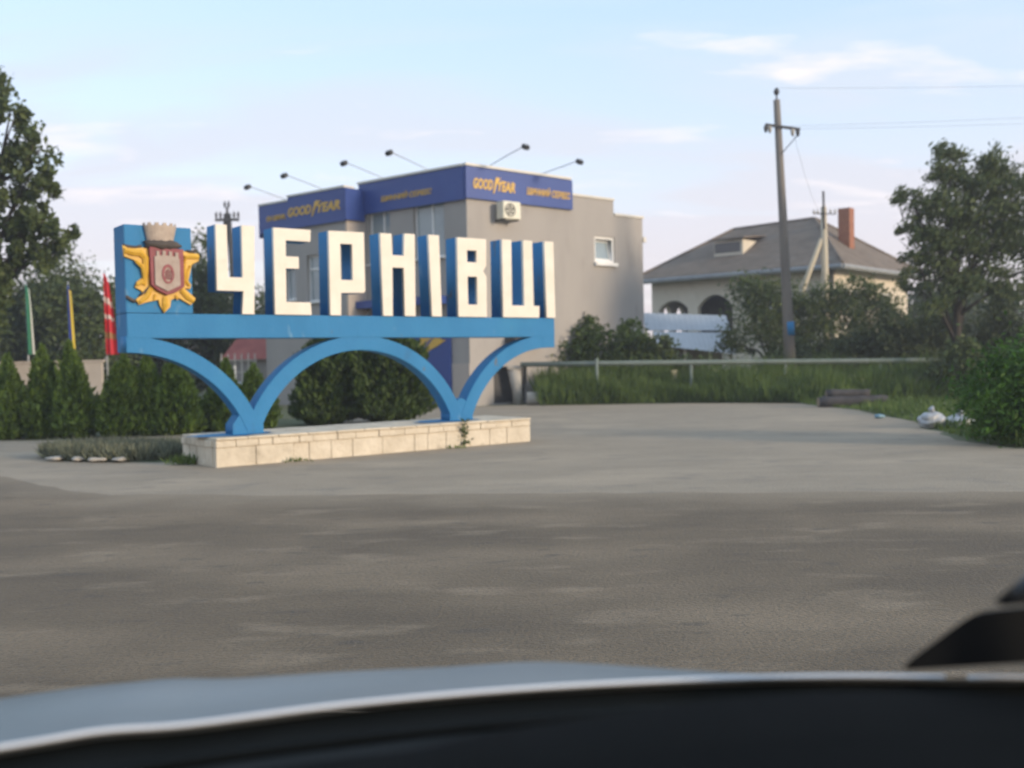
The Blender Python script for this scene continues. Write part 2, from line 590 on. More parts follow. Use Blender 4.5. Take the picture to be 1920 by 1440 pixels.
def tree(name, label, cat, base, r0, top, blobs, n, size, leaf, seed, group=None, trunkname='trunk', crownname='crown', **kw):
    t = thing(name, label, cat, base, 0, group)
    b = Vector(base)
    loc = [((Vector(c) - b)[:], r) for c, r in blobs]
    limb_data((0, 0, -0.05), r0, Vector(top) - b, [c for c, r in loc], seed).build(trunkname, MT['bark'], t, smooth=True)
    link(crownname, crown_data(crownname, loc, n, size, seed, **kw), LF[leaf], t)
    return t


def sheet(name, pts, z, m, kind='structure', parent=None, sub=None):
    me = bpy.data.meshes.new(name)
    me.from_pydata([(x, y, z) for x, y in pts], [], [tuple(range(len(pts)))])
    bm = bmesh.new()
    bm.from_mesh(me)
    bmesh.ops.triangulate(bm, faces=bm.faces)
    for f in bm.faces:
        if f.normal.z < 0:
            f.normal_flip()
    bm.to_mesh(me)
    bm.free()
    o = link(name, me, m, parent)
    o['kind'] = kind
    return o


def ragged(pts, step, amp, seed):
    rd = random.Random(seed)
    out = []
    for (a, b) in zip(pts, pts[1:]):
        L = math.dist(a, b)
        k = max(1, int(L / step))
        for i in range(k):
            t = i / k
            out.append((a[0] + (b[0] - a[0]) * t + rd.uniform(-amp, amp), a[1] + (b[1] - a[1]) * t + rd.uniform(-amp, amp)))
    out.append(pts[-1])
    return out


def blades(name, spots, h, w, m, seed, lean=0.35, parent=None, kind=None):
    """upright blades: spots = array (n,3), heights h (n)"""
    rng = np.random.default_rng(seed)
    n = len(spots)
    h = np.asarray(h)[:, None] * np.ones((n, 1))
    dr = rng.normal(size=(n, 3)) * lean
    dr[:, 2] = 1
    dr /= np.linalg.norm(dr, axis=1)[:, None]
    A = dr * h / 2
    an = rng.random(n) * 2 * PI
    B = np.stack([np.cos(an), np.sin(an), 0 * an], 1) * (w * (0.6 + 0.8 * rng.random(n)))[:, None]
    o = link(name, leaf_mesh(name, spots + A * 0.95, A, B), m, parent)
    if kind:
        o['kind'] = kind
    return o


# ------------------------------------------------------------------ ground
MT_earth = MT['earth']
sheet('ground', [(-700, -300), (700, -300), (700, 1500), (-700, 1500)], 0.0, MT_earth)
fc = ragged([(-60, 26), (-16, 21.6), (-10.9, 21.3), (-9.3, 21.2), (-7.0, 22.2), (-4.6, 22.6)], 0.5, 0.05, 1) + \
    ragged([(-4.4, 27.5), (-3.2, 33.0), (-1.2, 32.6), (0.6, 33.6), (2.2, 32.4), (5.5, 32.0), (8.6, 30.3), (8.9, 26), (8.5, 21.6), (7.5, 16.8), (7.65, 15.05), (12, 14.0), (40, 12.5), (60, 9)], 0.6, 0.12, 2) + \
    [(60, -120), (-60, -120)]
sheet('forecourt', fc, 0.006, MT['forecourt'])
rd_edge = ragged([(-60, 44), (-20, 20.5), (-10, 15.9), (-7.3, 14.2), (-5.6, 12.4), (-4.7, 11.8), (-2, 11.35), (0.5, 11.1), (5.2, 10.5), (12, 9.8), (60, 5.5)], 0.35, 0.07, 3)
sheet('road', rd_edge + [(60, -110), (-60, -110)], 0.012, MT['asphalt'])

# ------------------------------------------------------------------ town sign
SA = math.atan2(0.612, 0.791)
SP = (-4.633, 15.070, 0)
sign = thing('town_sign', 'blue arched town entrance sign with white block letters on whitewashed plinth', 'town sign', SP, SA)
TH = 0.5
# beam and end blocks
beam = MB()
beam.box(-1.09, 6.92, 0.0, TH, 1.925, 2.285)
beam.build('beam', MT['blue'], sign, bevel=0.008)
for nm, a, b in (('end_block', -1.087, -0.86), ('end_block', 6.62, 6.917)):
    MB().box(a, b, 0.004, TH - 0.004, 1.725, 1.935).build(nm, MT['blue'], sign, bevel=0.006)


def arc_outline(cx, cz, r0, r1, a0, a1, n=28):
    o = [(cx + r1 * math.cos(a0 + (a1 - a0) * i / n), cz + r1 * math.sin(a0 + (a1 - a0) * i / n)) for i in range(n + 1)]
    o += [(cx + r0 * math.cos(a1 + (a0 - a1) * i / n), cz + r0 * math.sin(a1 + (a0 - a1) * i / n)) for i in range(n + 1)]
    return o


RI, RO, CZ = 1.93, 2.165, -0.21
plate('arch', arc_outline(-1.12, CZ, RI, RO, R(20), R(89.5)), MT['blue'], sign, y0=0.006, y1=0.30, bevel=0.004)
plate('arch', arc_outline(2.70, CZ, RI, RO, R(20), R(160)), MT['blue'], sign, y0=0.009, y1=0.297, bevel=0.004)
plate('arch', arc_outline(6.74, CZ, RI, RO, R(90.5), R(160)), MT['blue'], sign, y0=0.006, y1=0.30, bevel=0.004)
for c in (0.70, 4.71):
    plate('foot', [(c - 0.25, 0.40), (c + 0.25, 0.40), (c + 0.245, 0.60), (c + 0.09, 0.80), (c, 0.84), (c - 0.09, 0.80), (c - 0.245, 0.60)],
          MT['blue'], sign, y0=0.012, y1=0.31)

# letters: blue body with white face
LET = []
ch = [(0.24, 2.64), (0.66, 2.64), (0.63, 2.288), (0.83, 2.288), (0.87, 3.65), (0.66, 3.65), (0.655, 2.85), (0.425, 2.85), (0.425, 3.64), (0.25, 3.64)]
LET.append(('cyrillic_letter_che', ch, []))
LET.append(('cyrillic_letter_ie', [(1.17, 2.288), (1.80, 2.288), (1.79, 2.49), (1.37, 2.49), (1.375, 3.02), (1.60, 3.02), (1.60, 3.21), (1.38, 3.21), (1.385, 3.46), (1.81, 3.46), (1.82, 3.65), (1.18, 3.65)], []))
LET.append(('cyrillic_letter_er', [(2.13, 2.288), (2.33, 2.288), (2.34, 2.655), (2.76, 2.665), (2.79, 2.70), (2.79, 3.67), (2.14, 3.66)], [rect(2.345, 2.56, 2.87, 3.46)]))
LET.append(('cyrillic_letter_en', [(3.12, 2.288), (3.31, 2.288), (3.325, 3.11), (3.545, 3.11), (3.545, 2.288), (3.765, 2.288), (3.785, 3.70), (3.575, 3.70), (3.555, 3.32), (3.33, 3.32), (3.32, 3.68), (3.10, 3.68)], []))
LET.append(('cyrillic_letter_i', [(4.10, 2.288), (4.31, 2.288), (4.285, 3.71), (4.065, 3.71)], []))
LET.append(('cyrillic_letter_ve', [(4.66, 2.288), (5.29, 2.288), (5.30, 3.02), (5.23, 3.12), (5.30, 3.22), (5.31, 3.70), (4.67, 3.70)], [rect(4.88, 5.085, 3.27, 3.48), rect(4.88, 5.085, 2.51, 3.01)]))
LET.append(('cyrillic_letter_tse', [(5.66, 2.288), (6.52, 2.288), (6.53, 2.51), (6.38, 2.51), (6.38, 3.73), (6.165, 3.73), (6.165, 2.51), (5.865, 2.51), (5.885, 3.72), (5.67, 3.72)], []))
LET.append(('cyrillic_letter_i', [(6.70, 2.288), (6.92, 2.288), (6.905, 3.74), (6.68, 3.74)], []))
for nm, o, h in LET:
    body = plate(nm, o, MT['blue'], sign, h, 0.035, 0.33)
    plate('face', o, MT['white'], body, h, -0.035, 0.034, bevel=0.006)

# crest panel
MB().box(-1.09, -0.115, 0.015, TH, 2.292, 3.56).build('crest_panel', MT['blue'], sign, bevel=0.008)


def cz(px, py):
    return (-1.085 + (px - 232) * 0.00772, 3.56 - (py - 420.5) * 0.00762)


def cp(pts):
    return [cz(*p) for p in pts]


gold = plate('coat_of_arms', cp([(227, 461), (246, 466), (268, 463), (304, 470), (340, 466), (352, 470), (369, 470), (370, 484), (356, 492), (352, 510), (348, 525), (354, 532), (351, 540), (340, 538), (362, 558),
                                 (352, 571), (336, 562), (326, 556), (314, 562), (312, 575), (300, 587), (292, 572), (290, 562), (281, 564), (268, 567), (254, 572), (248, 562), (262, 550), (258, 545), (247, 539), (251, 528), (262, 520), (259, 502), (247, 488), (229, 482)]),
             MT['gold'], sign, y0=-0.03, y1=0.016, bevel=0.006)


def scroll(pts, rad):
    mb = MB()
    mb.tube([(*cz(*p)[:1], -0.035, cz(*p)[1]) for p in pts], [q * 0.8 for q in rad], 6)
    return mb.build('scroll', MT['gold'], gold)


scroll([(229, 470), (245, 474), (258, 474), (268, 484), (267, 510), (264, 535)], [0.05, 0.065, 0.07, 0.06, 0.05, 0.03])
scroll([(250, 490), (262, 500), (266, 515), (260, 530), (250, 534)], [0.03, 0.045, 0.045, 0.05, 0.03])
scroll([(369, 477), (356, 476), (343, 478), (340, 495), (340, 530)], [0.045, 0.05, 0.05, 0.045, 0.03])
scroll([(352, 495), (345, 508), (343, 525), (350, 533)], [0.03, 0.04, 0.045, 0.03])
scroll([(276, 540), (268, 556), (255, 567)], [0.045, 0.05, 0.035])
scroll([(333, 542), (346, 556), (357, 564)], [0.045, 0.055, 0.035])
scroll([(302, 556), (302, 570), (300, 584)], [0.045, 0.06, 0.015])
scroll([(284, 552), (281, 562)], [0.03, 0.02])
scroll([(322, 552), (326, 561)], [0.03, 0.02])
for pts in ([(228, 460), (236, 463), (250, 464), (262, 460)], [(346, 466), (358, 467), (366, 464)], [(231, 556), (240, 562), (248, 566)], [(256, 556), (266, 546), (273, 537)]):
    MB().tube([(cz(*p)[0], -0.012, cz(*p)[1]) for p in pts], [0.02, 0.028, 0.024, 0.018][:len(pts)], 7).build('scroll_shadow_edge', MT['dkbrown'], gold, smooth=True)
plate('shield', cp([(273, 462), (337, 464), (337, 536), (322, 547), (304, 553), (287, 545), (274, 534)]), MT['maroon'], gold, y0=-0.10, y1=-0.02, bevel=0.01)
plate('castle', cp([(281, 534), (281, 480), (285, 480), (285, 470), (290, 470), (290, 478), (296, 478), (296, 469), (302, 469), (302, 478), (308, 478), (308, 470), (314, 470), (314, 479), (320, 479), (320, 471), (326, 472), (326, 482), (328, 484), (328, 534), (304, 546)]),
      MT['stone_tan'], gold, y0=-0.125, y1=-0.101)


def ell(cx, cy, a, b, n=20):
    return cp([(cx + a * math.cos(2 * PI * i / n), cy + b * math.sin(2 * PI * i / n)) for i in range(n)])


plate('gate', ell(305, 513, 11.5, 18.5), MT['maroon'], gold, holes=[ell(305, 514, 7.5, 14)], y0=-0.135, y1=-0.126)
for i in range(4):
    MB().tube([(cz(300 + 3.2 * i, 524)[0], -0.131, cz(300 + 3.2 * i, 524)[1]), (cz(301 + 3 * i, 504)[0], -0.131, cz(301 + 3 * i, 504 if i in (1, 2) else 507)[1])], 0.006, 6).build('gate_bar', MT['maroon'], gold)
# mural crown: curved band with merlons over a dark cap
cap = MB()
cap.blob((cz(300, 457)[0], -0.03, cz(300, 457)[1]), (0.27, 0.12, 0.085), 18, 9, lambda d: 1 + 0.12 * math.sin(9 * d.x) * math.sin(6 * d.z + 2) + 0.06 * math.sin(17 * d.x + 3))
cap.build('crown_cap', MT['dkbrown'], gold, smooth=True)
cr = MB()
cx0, czb = cz(297, 450)
_, czt = cz(297, 421)
for i in range(13):
    a = PI * (0.06 + 0.88 * i / 12)
    b = PI * (0.06 + 0.88 * (i + 1) / 12)
    if i == 12:
        break
    q = []
    for z, r in ((czb, 0.195), (czt, 0.245)):
        for an in (a, b):
            q.append((cx0 - math.cos(an) * r, 0.01 - math.sin(an) * 0.13 * (r / 0.2), z))
    cr.add(q, [(0, 1, 3, 2)])
    if i % 2 == 0:
        p, s = Vector(q[2]), Vector(q[3])
        cr.add([p, s, s + Vector((0, 0, 0.035)), p + Vector((0, 0, 0.035)), p + Vector((0, .03, 0)), s + Vector((0, .03, 0)), s + Vector((0, .03, 0.035)), p + Vector((0, .03, 0.035))],
               [(0, 1, 2, 3), (4, 5, 6, 7), (3, 2, 6, 7), (0, 3, 7, 4), (1, 2, 6, 5)])
top_ring = [(cx0 - math.cos(PI * (0.06 + 0.88 * i / 12)) * 0.245, 0.01 - math.sin(PI * (0.06 + 0.88 * i / 12)) * 0.16, czt - 0.004) for i in range(13)]
cr.add(top_ring, [tuple(range(13))])
cr.build('mural_crown', MT['crown'], gold)

# plinth with separate facing stones
PW, PD, PH = 5.92, 1.36, 0.44
Y0 = -0.42
pl = MB().box(0.005, PW - 0.005, Y0 + 0.005, Y0 + PD - 0.005, 0.0, PH - 0.012).build('plinth', MT['mortar'], sign)
rs = random.Random(5)


def stone(x0, x1, y0, y1, z0, z1):
    j = lambda: rs.uniform(-0.008, 0.008)
    MB().box(x0 + 0.003, x1 - 0.003, y0 + j() * 1.3, y1 + j(), z0 + 0.002, z1 - 0.002 + j() * 0.3).build('facing_stone', MT['whitestone'], pl, bevel=0.007)


x = 0.0
while x < PW - 0.12:
    w = rs.choice((0.26, 0.38, 0.46, 0.55, 0.62))
    if x + w > PW - 0.2:
        w = PW - x
    stone(x, x + w, Y0 - 0.01, Y0 + 0.10, 0.0, 0.29)
    x += w
x = 0.0
while x < PW - 0.08:
    w = rs.uniform(0.22, 0.50)
    if x + w > PW - 0.12:
        w = PW - x
    stone(x, x + w, Y0 - 0.03, Y0 + 0.10, 0.295, 0.40)
    x += w
for k in range(4):
    a, b = Y0 + 0.105 + k * 0.313, Y0 + 0.105 + (k + 1) * 0.313
    stone(-0.01, 0.10, a, b, 0.0, 0.29)
    stone(-0.03, 0.10, a, b, 0.295, 0.40)
    stone(PW - 0.10, PW + 0.01, a, b, 0.0, 0.29)
    stone(PW - 0.10, PW + 0.03, a, b, 0.295, 0.40)
for k in range(12):
    stone(PW * k / 12, PW * (k + 1) / 12, Y0 - 0.05, Y0 + PD * 0.5, 0.405, PH)
    stone(PW * k / 12, PW * (k + 1) / 12, Y0 + PD * 0.5, Y0 + PD + 0.03, 0.405, PH)
for c in (0.45, 4.45):
    pts = [(c + (0.62 + 0.14 * rs.uniform(-1, 1)) * math.cos(2 * PI * i / 22), 0.1 + (0.36 + 0.07 * rs.uniform(-1, 1)) * math.sin(2 * PI * i / 22)) for i in range(22)]
    o = sheet('paint_spill', pts, PH + 0.008, MT['blue'], parent=sign)
    del o['kind']

# ------------------------------------------------------------------ grey two storey building
KC = Vector((-1.366, 33.0, 0))
RD = Vector((0.7547, 0.6561, 0))
LD = Vector((-0.7826, 0.6225, 0))
RN = Vector((0.6561, -0.7547, 0))
LN = Vector((-0.6225, -0.7826, 0))
bld = thing('tyre_shop_building', 'grey stucco two storey building with blue signboard round its roofline', 'building', (0, 0, 0))
MR = basis(KC, RD, RN)                       # x = distance right of the corner
ML = basis(KC, -LD, LN)                      # x = minus distance left of the corner
PP = 0.9
MP = basis(KC + LN * PP, -LD, LN)


def wallplate(name, outer, holes, M, m, parent, y0, y1, bevel=0.0):
    me = plate_data(name, outer, holes, y0, y1, bevel)
    me.transform(M)
    return link(name, me, m, parent)


def mbox(name, M, m, parent, x0, x1, y0, y1, z0, z1, bevel=0.0):
    return MB().box(x0, x1, y0, y1, z0, z1, M).build(name, m, parent, bevel=bevel)


wallplate('wall', [(0.0, 0), (8.6, 0), (8.6, 6.80), (7.0, 6.80), (7.0, 7.34), (4.7, 7.40), (4.7, 7.82), (0.0, 7.82)],
          [rect(5.95, 7.03, 5.02, 5.98), rect(1.0, 2.5, 0.05, 1.28)], MR, MT['stucco'], bld, 0.0, 0.3)
wallplate('wall', rect(-5.0, -0.02, 0, 7.80), [rect(-4.62, -3.55, 5.0, 6.86), rect(-2.42, -1.0, 5.0, 6.9)], ML, MT['stucco'], bld, 0.003, 0.3)
wallplate('wall', rect(-9.42, -4.86, 0, 7.45), [rect(-6.95, -5.95, 3.75, 5.45), rect(-8.2, -7.6, 3.88, 5.05), rect(-6.9, -5.9, 0.9, 2.4)], MP, MT['stucco'], bld, 0.0, 0.3)
# return of the projecting bay and its far end
mbox('return_wall', MP, MT['stucco_tan'], bld, -4.859, -4.80, 0.02, PP + 0.25, 0, 7.6)
mbox('end_wall', MP, MT['stucco'], bld, -9.418, -9.15, 0.305, 7.0, 0, 7.4)
# core, roof and rear
core = MB()
foot = [KC + RD * 8.55 - RN * 0.32, KC - RN * 0.32 - LN * 0.32 + (RD + LD) * 0.02, KC + LD * 4.86 - LN * 0.32, KC + LD * 4.86 + LN * (PP - 0.32), KC + LD * 9.1 + LN * (PP - 0.32), KC + LD * 9.1 - LN * 7, KC + RD * 8.55 + LD * 7]
k = len(foot)
core.add([(p.x, p.y, z) for z in (0, 6.6) for p in foot],
         [tuple(range(k, 2 * k))] + [(i, (i + 1) % k, k + (i + 1) % k, k + i) for i in range(k)])
core.build('inner_core', MT['dkbrown'], bld)
mbox('rear_wall', MR, MT['stucco'], bld, 8.3, 8.597, 0.302, 7.5, 0, 6.7)

# copings
for a, b, z in ((-0.12, 4.68, 7.88), (4.70, 7.03, 7.36), (7.04, 8.66, 6.82)):
    mbox('coping', MR, MT['coping'], bld, a, b, -0.16 if z > 7.5 else -0.04, 0.36, z - 0.01, z + 0.07)
mbox('coping', ML, MT['coping'], bld, -5.02, -0.13, -0.155, 0.36, 7.872, 7.945)
mbox('coping', MP, MT['coping'], bld, -7.82, -4.72, -0.15, 0.36, 7.64, 7.71)
mbox('coping', MP, MT['coping'], bld, -9.5, -7.83, -0.15, 0.36, 7.50, 7.565)

# blue signboards with lettering
fr = mbox('signboard', MR, MT['fascia'], bld, -0.09, 4.76, -0.12, -0.003, 6.82, 7.86)
fl = mbox('signboard', ML, MT['fascia'], bld, -4.98, 0.0, -0.115, -0.004, 6.78, 7.858)
fp = wallplate('signboard', [(-9.45, 6.45), (-4.74, 6.50), (-4.74, 7.635), (-7.80, 7.635), (-7.80, 7.495), (-9.45, 7.495)], [], MP, MT['fascia'], bld, -0.12, -0.003)
mbox('signboard_return', MP, MT['fascia'], bld, -4.735, -4.68, -0.117, PP - 0.12, 6.52, 7.63)
mbox('signboard_end', MP, MT['fascia'], bld, -9.51, -9.455, -0.117, 0.6, 6.30, 7.49)


def winged_foot(M, parent, x, z, s, out):
    o = [(0.10, 0.0), (0.30, 0.02), (0.42, 0.16), (0.46, 0.34), (0.62, 0.46), (0.95, 0.58), (1.35, 0.78), (1.10, 0.79), (1.28, 0.95), (0.95, 0.90), (1.05, 1.04), (0.72, 0.98), (0.48, 0.86), (0.34, 0.98), (0.18, 1.0), (0.22, 0.72), (0.20, 0.42), (0.05, 0.22), (-0.06, 0.10)]
    wallplate('winged_foot_emblem', [(x + a * s, z + b * s) for a, b in o], [], M, MT['yellow'], parent, -out - 0.02, -out + 0.002)


def goodyear(M, parent, x0, x1, z0, z1, out):
    w, h = x1 - x0, z1 - z0
    text('lettering', 'GOOD', MT['yellow'], parent, M, x0, x0 + 0.46 * w, z0, z1, out, weight=0.035)
    wallplate('winged_foot_emblem', [(x0 + w * a, z0 + h * b) for a, b in [(0.46, -0.28), (0.485, -0.28), (0.545, 0.55), (0.60, 1.0), (0.66, 1.25), (0.60, 1.22), (0.57, 1.32), (0.53, 1.2), (0.50, 0.6)]], [], M, MT['yellow'], parent, -out - 0.018, -out + 0.003)
    text('lettering', 'YEAR', MT['yellow'], parent, M, x0 + 0.565 * w, x1, z0, z1, out, weight=0.035)


goodyear(MR, fr, 0.20, 2.02, 7.15, 7.50, 0.125)
text('lettering', 'ШИННИЙ СЕРВІС', MT['yellow'], fr, MR, 2.55, 4.62, 7.16, 7.47, 0.125, weight=0.02)
text('lettering', 'ШИННИЙ СЕРВІС', MT['yellow'], fl, ML, -3.84, -1.42, 7.12, 7.36, 0.12, weight=0.02)
goodyear(MP, fp, -7.78, -4.95, 6.90, 7.24, 0.125)
text('lettering', 'ЄН ШИНИ,', MT['yellow'], fp, MP, -9.02, -7.92, 6.84, 7.06, 0.125, weight=0.02)


def window(M, x0, x1, z0, z1, mull=(), trans=(), sill=True, dep=0.12, glass='pane'):
    f = 0.07
    holes = []
    xs = [x0] + list(mull) + [x1]
    zs = [z0] + list(trans) + [z1]
    for a, b in zip(xs, xs[1:]):
        for c, d in zip(zs, zs[1:]):
            holes.append(rect(a + f * (1 if a == x0 else .5), b - f * (1 if b == x1 else .5), c + f * (1 if c == z0 else .5), d - f * (1 if d == z1 else .5)))
    w = wallplate('window', rect(x0 + 0.004, x1 - 0.004, z0 + 0.004, z1 - 0.004), holes, M, MT['pvc'], bld, dep, dep + 0.08)
    for h in holes:
        a, b, c, d = h[0][0], h[1][0], h[0][1], h[2][1]
        mbox('pane', M, MT[glass], w, a - 0.01, b + 0.01, dep + 0.03, dep + 0.045, c - 0.01, d + 0.01)
    if sill:
        mbox('sill', M, MT['pvc'], w, x0 - 0.06, x1 + 0.06, -0.10, dep - 0.002, z0 - 0.05, z0 + 0.002)
    return w


window(ML, -4.62, -3.55, 5.0, 6.86, mull=(-3.95,))
window(ML, -2.42, -1.0, 5.0, 6.9, mull=(-1.62,))
window(MP, -6.95, -5.95, 3.75, 5.45, trans=(4.95,))
window(MP, -8.2, -7.6, 3.88, 5.05)
window(MP, -6.9, -5.9, 0.9, 2.4, sill=False)
# side window with its sash tilted open
wr = wallplate('window', rect(5.954, 7.026, 5.024, 5.976), [rect(6.04, 6.94, 5.11, 5.89)], MR, MT['pvc'], bld, 0.05, 0.16)
mbox('sill', MR, MT['pvc'], wr, 5.92, 7.08, -0.12, 0.05, 4.90, 5.022)
Mt = MR @ Matrix.Translation((6.04, 0.13, 5.12)) @ Matrix.Rotation(R(-9), 4, 'X') @ Matrix.Rotation(R(0), 4, 'Z')
me = plate_data('sash', rect(0, 0.9, 0, 0.76), [rect(0.06, 0.84, 0.06, 0.70)], 0.0, 0.05)
me.transform(Mt)
sash = link('sash', me, MT['pvc'], wr)
mbox('pane', Mt, MT['pane'], wr, 0.05, 0.85, 0.02, 0.032, 0.05, 0.71)
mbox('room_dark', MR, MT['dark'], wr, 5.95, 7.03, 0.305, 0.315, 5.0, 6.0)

# ground floor: canopy band, blue corner panel with emblem, base course, garage door, ledge
mbox('canopy_band', ML, MT['fascia'], bld, -4.80, -0.9, -0.55, -0.002, 3.42, 3.68)
bp = mbox('corner_panel', ML, MT['fascia'], bld, -2.55, -0.78, -0.10, -0.002, 0.02, 2.9)
winged_foot(ML, bp, -2.35, 1.40, 1.05, 0.103)
for i in range(3):
    wallplate('winged_foot_line', [(-2.15 + 0.16 * i, 1.78 + 0.12 * i), (-2.11 + 0.16 * i, 1.77 + 0.12 * i), (-1.78 + 0.16 * i, 2.20 + 0.06 * i), (-1.84 + 0.16 * i, 2.20 + 0.06 * i)], [], ML, MT['fascia'], bp, -0.129, -0.1235)
mbox('base_course', ML, MT['stucco_tan'], bld, -0.77, 0.0, -0.03, -0.002, 0.0, 1.42)
mbox('base_course', MR, MT['stucco_tan'], bld, 2.55, 8.62, -0.03, -0.002, 0.0, 0.5)
gd = mbox('garage_door', MR, MT['dark'], bld, 1.0, 2.5, 0.15, 0.19, 0.05, 1.28)
for i in range(6):
    mbox('door_slat', MR, MT['dark'], gd, 1.01, 2.49, 0.13, 0.149, 0.06 + 0.2 * i, 0.24 + 0.2 * i)
mbox('ledge', MR, MT['dark'], bld, 1.55, 3.1, -0.5, -0.002, 2.06, 2.26)
mbox('vent', MR, MT['coping'], bld, 8.6, 8.75, -0.05, 0.1, 5.9, 6.1)

# floodlights on long arms
GL = 'roofline floodlights'
lamps = [(MP, LN, -8.10, 1.75, 7.56, 0.36, 'floodlight on a thin arm, leftmost above the blue signboard'),
         (MP, LN, -6.05, 1.75, 7.70, 0.36, 'floodlight on a thin arm, second from the left above the signboard'),
         (ML, LN, -3.90, 1.85, 7.94, 0.36, 'floodlight on a thin arm, third from the left above the signboard'),
         (ML, LN, -1.74, 1.85, 7.94, 0.40, 'floodlight on a thin arm, just left of the building corner'),
         (MR, RN, 1.07, 1.85, 7.95, 0.42, 'floodlight on a thin arm, just right of the building corner'),
         (MR, RN, 3.50, 1.85, 7.95, 0.22, 'floodlight on a thin arm, rightmost above the blue signboard')]
for M, N, x, L, z, rise, lab in lamps:
    p = M @ Vector((x, 0.05, z))
    fl_ = thing('floodlight', lab, 'floodlight', p, math.atan2(N.y, N.x), GL)
    MB().tube([(0, 0, 0), (0.03, 0, 0.06), (L * 0.5, 0, rise * 0.6), (L, 0, rise)], 0.016, 6).build('arm', MT['lampmetal'], fl_)
    MB().box(-0.06, 0.06, -0.06, 0.06, -0.02, 0.012).build('base_plate', MT['lampmetal'], fl_)
    hd = MB()
    hd.box(-0.09, 0.09, -0.12, 0.12, -0.14, 0.0, Matrix.Translation((L, 0, rise)) @ Matrix.Rotation(R(38), 4, 'Y'))
    h = hd.build('lamp_head', MT['dark'], fl_, bevel=0.02)
    MB().box(-0.092, -0.086, -0.10, 0.10, -0.12, -0.02, Matrix.Translation((L, 0, rise)) @ Matrix.Rotation(R(38), 4, 'Y')).build('lens', MT['pane'], h)

# air conditioner
ac = thing('air_conditioner', 'white outdoor air conditioner unit hung below the right blue signboard', 'air conditioner', MR @ Vector((1.5, 0, 6.2)), math.atan2(RD.y, RD.x))
cs = MB().box(-0.36, 0.42, -0.52, -0.16, 0.0, 0.58).build('casing', MT['acwhite'], ac, bevel=0.02)
plate('fan_ring', [(-0.06 + 0.22 * math.cos(2 * PI * i / 24), 0.29 + 0.22 * math.sin(2 * PI * i / 24)) for i in range(24)], MT['dark'], cs,
      holes=[[(-0.06 + 0.19 * math.cos(2 * PI * i / 24), 0.29 + 0.19 * math.sin(2 * PI * i / 24)) for i in range(24)]], y0=-0.535, y1=-0.521)
fan = MB()
for i in range(5):
    a = 2 * PI * i / 5
    fan.add([(-0.06, -0.524, 0.29), (-0.06 + 0.18 * math.cos(a), -0.528, 0.29 + 0.18 * math.sin(a)), (-0.06 + 0.18 * math.cos(a + .8), -0.523, 0.29 + 0.18 * math.sin(a + .8))], [(0, 1, 2)])
fan.build('fan', MT['dark'], cs)
for xx in (-0.28, 0.3):
    MB().box(xx, xx + 0.04, -0.5, 0.0, -0.05, -0.003).build('bracket', MT['dark'], ac)

# ------------------------------------------------------------------ cream house
HN = Vector((15.45, 48.0, 0))
HA = Vector((-0.752, 0.659, 0)).normalized()      # long left face
HB = Vector((HA.y, -HA.x, 0)) * 1.0               # right face
HB = Vector((0.659, 0.752, 0))
house = thing('house', 'cream plastered house with dark hip roof behind the trees', 'house', HN)
HLA, HLB = 10.3, 9.6
nA = Vector((-HB.x, -HB.y, 0))                    # outward normal of the left face
nB = Vector((-HA.x, -HA.y, 0))
MA = basis((0, 0, 0), -HA, nA)                    # x negative to the left
MBf = basis((0, 0, 0), HB, nB)


def archhole(x0, x1, z0, zs, rise, n=10):
    o = [(x0, z0), (x1, z0)]
    for i in range(n + 1):
        t = i / n
        o.append((x1 + (x0 - x1) * t, zs + rise * math.sin(PI * t) ** 0.8))
    return o


def hbox(name, M, m, parent, *a):
    return MB().box(*a, M).build(name, m, parent)


wallplate('wall', rect(-HLA, 0, 0, 5.62), [archhole(-9.85, -8.05, 2.6, 4.05, 0.45), archhole(-7.45, -5.4, 2.6, 4.05, 0.62), rect(-3.4, -2.1, 3.1, 4.6)], MA, MT['housewall'], house, 0, 0.3)
wallplate('wall', rect(0, HLB, 0, 5.62), [rect(2.0, 3.2, 3.1, 4.6), rect(6.0, 7.2, 3.1, 4.6)], MBf, MT['housewall'], house, 0.002, 0.3)
# veranda end wall with two small arches, rear wall, inner wall
MEa = basis(HA * HLA, HB, HA)
wallplate('wall', rect(0.31, HLB, 0, 5.60), [archhole(0.75, 1.6, 2.6, 3.8, 0.5), archhole(2.05, 3.0, 2.6, 3.8, 0.5)], MEa, MT['housewall'], house, 0.0, 0.25)
wallplate('wall', rect(-HLA + 0.3, -0.3, 0, 5.6), [], basis(HB * HLB, -HA, HB), MT['housewall'], house, 0.0, -0.25)
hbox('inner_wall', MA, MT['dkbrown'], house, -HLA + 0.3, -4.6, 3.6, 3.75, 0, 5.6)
hbox('veranda_floor', MA, MT['concrete'], house, -HLA + 0.26, -0.31, 0.31, 3.5, 2.35, 2.55)
for M, r in ((MA, (-3.4, -2.1, 3.1, 4.6)), (MBf, (2.0, 3.2, 3.1, 4.6)), (MBf, (6.0, 7.2, 3.1, 4.6))):
    a, b, c, d = r
    mid = (a + b) / 2
    w = wallplate('window', rect(a + .004, b - .004, c + .004, d - .004), [rect(a + .08, mid - .03, c + .08, d - .08), rect(mid + .03, b - .08, c + .08, d - .08)], M, MT['pvc'], house, 0.1, 0.17)
    hbox('pane', M, MT['panedark'], w, a + .06, b - .06, 0.13, 0.14, c + .06, d - .06)
# hip roof as a solid with eaves
ov = 0.75


def hp(a, b, z):
    q = HA * a + HB * b
    return (q.x, q.y, z)


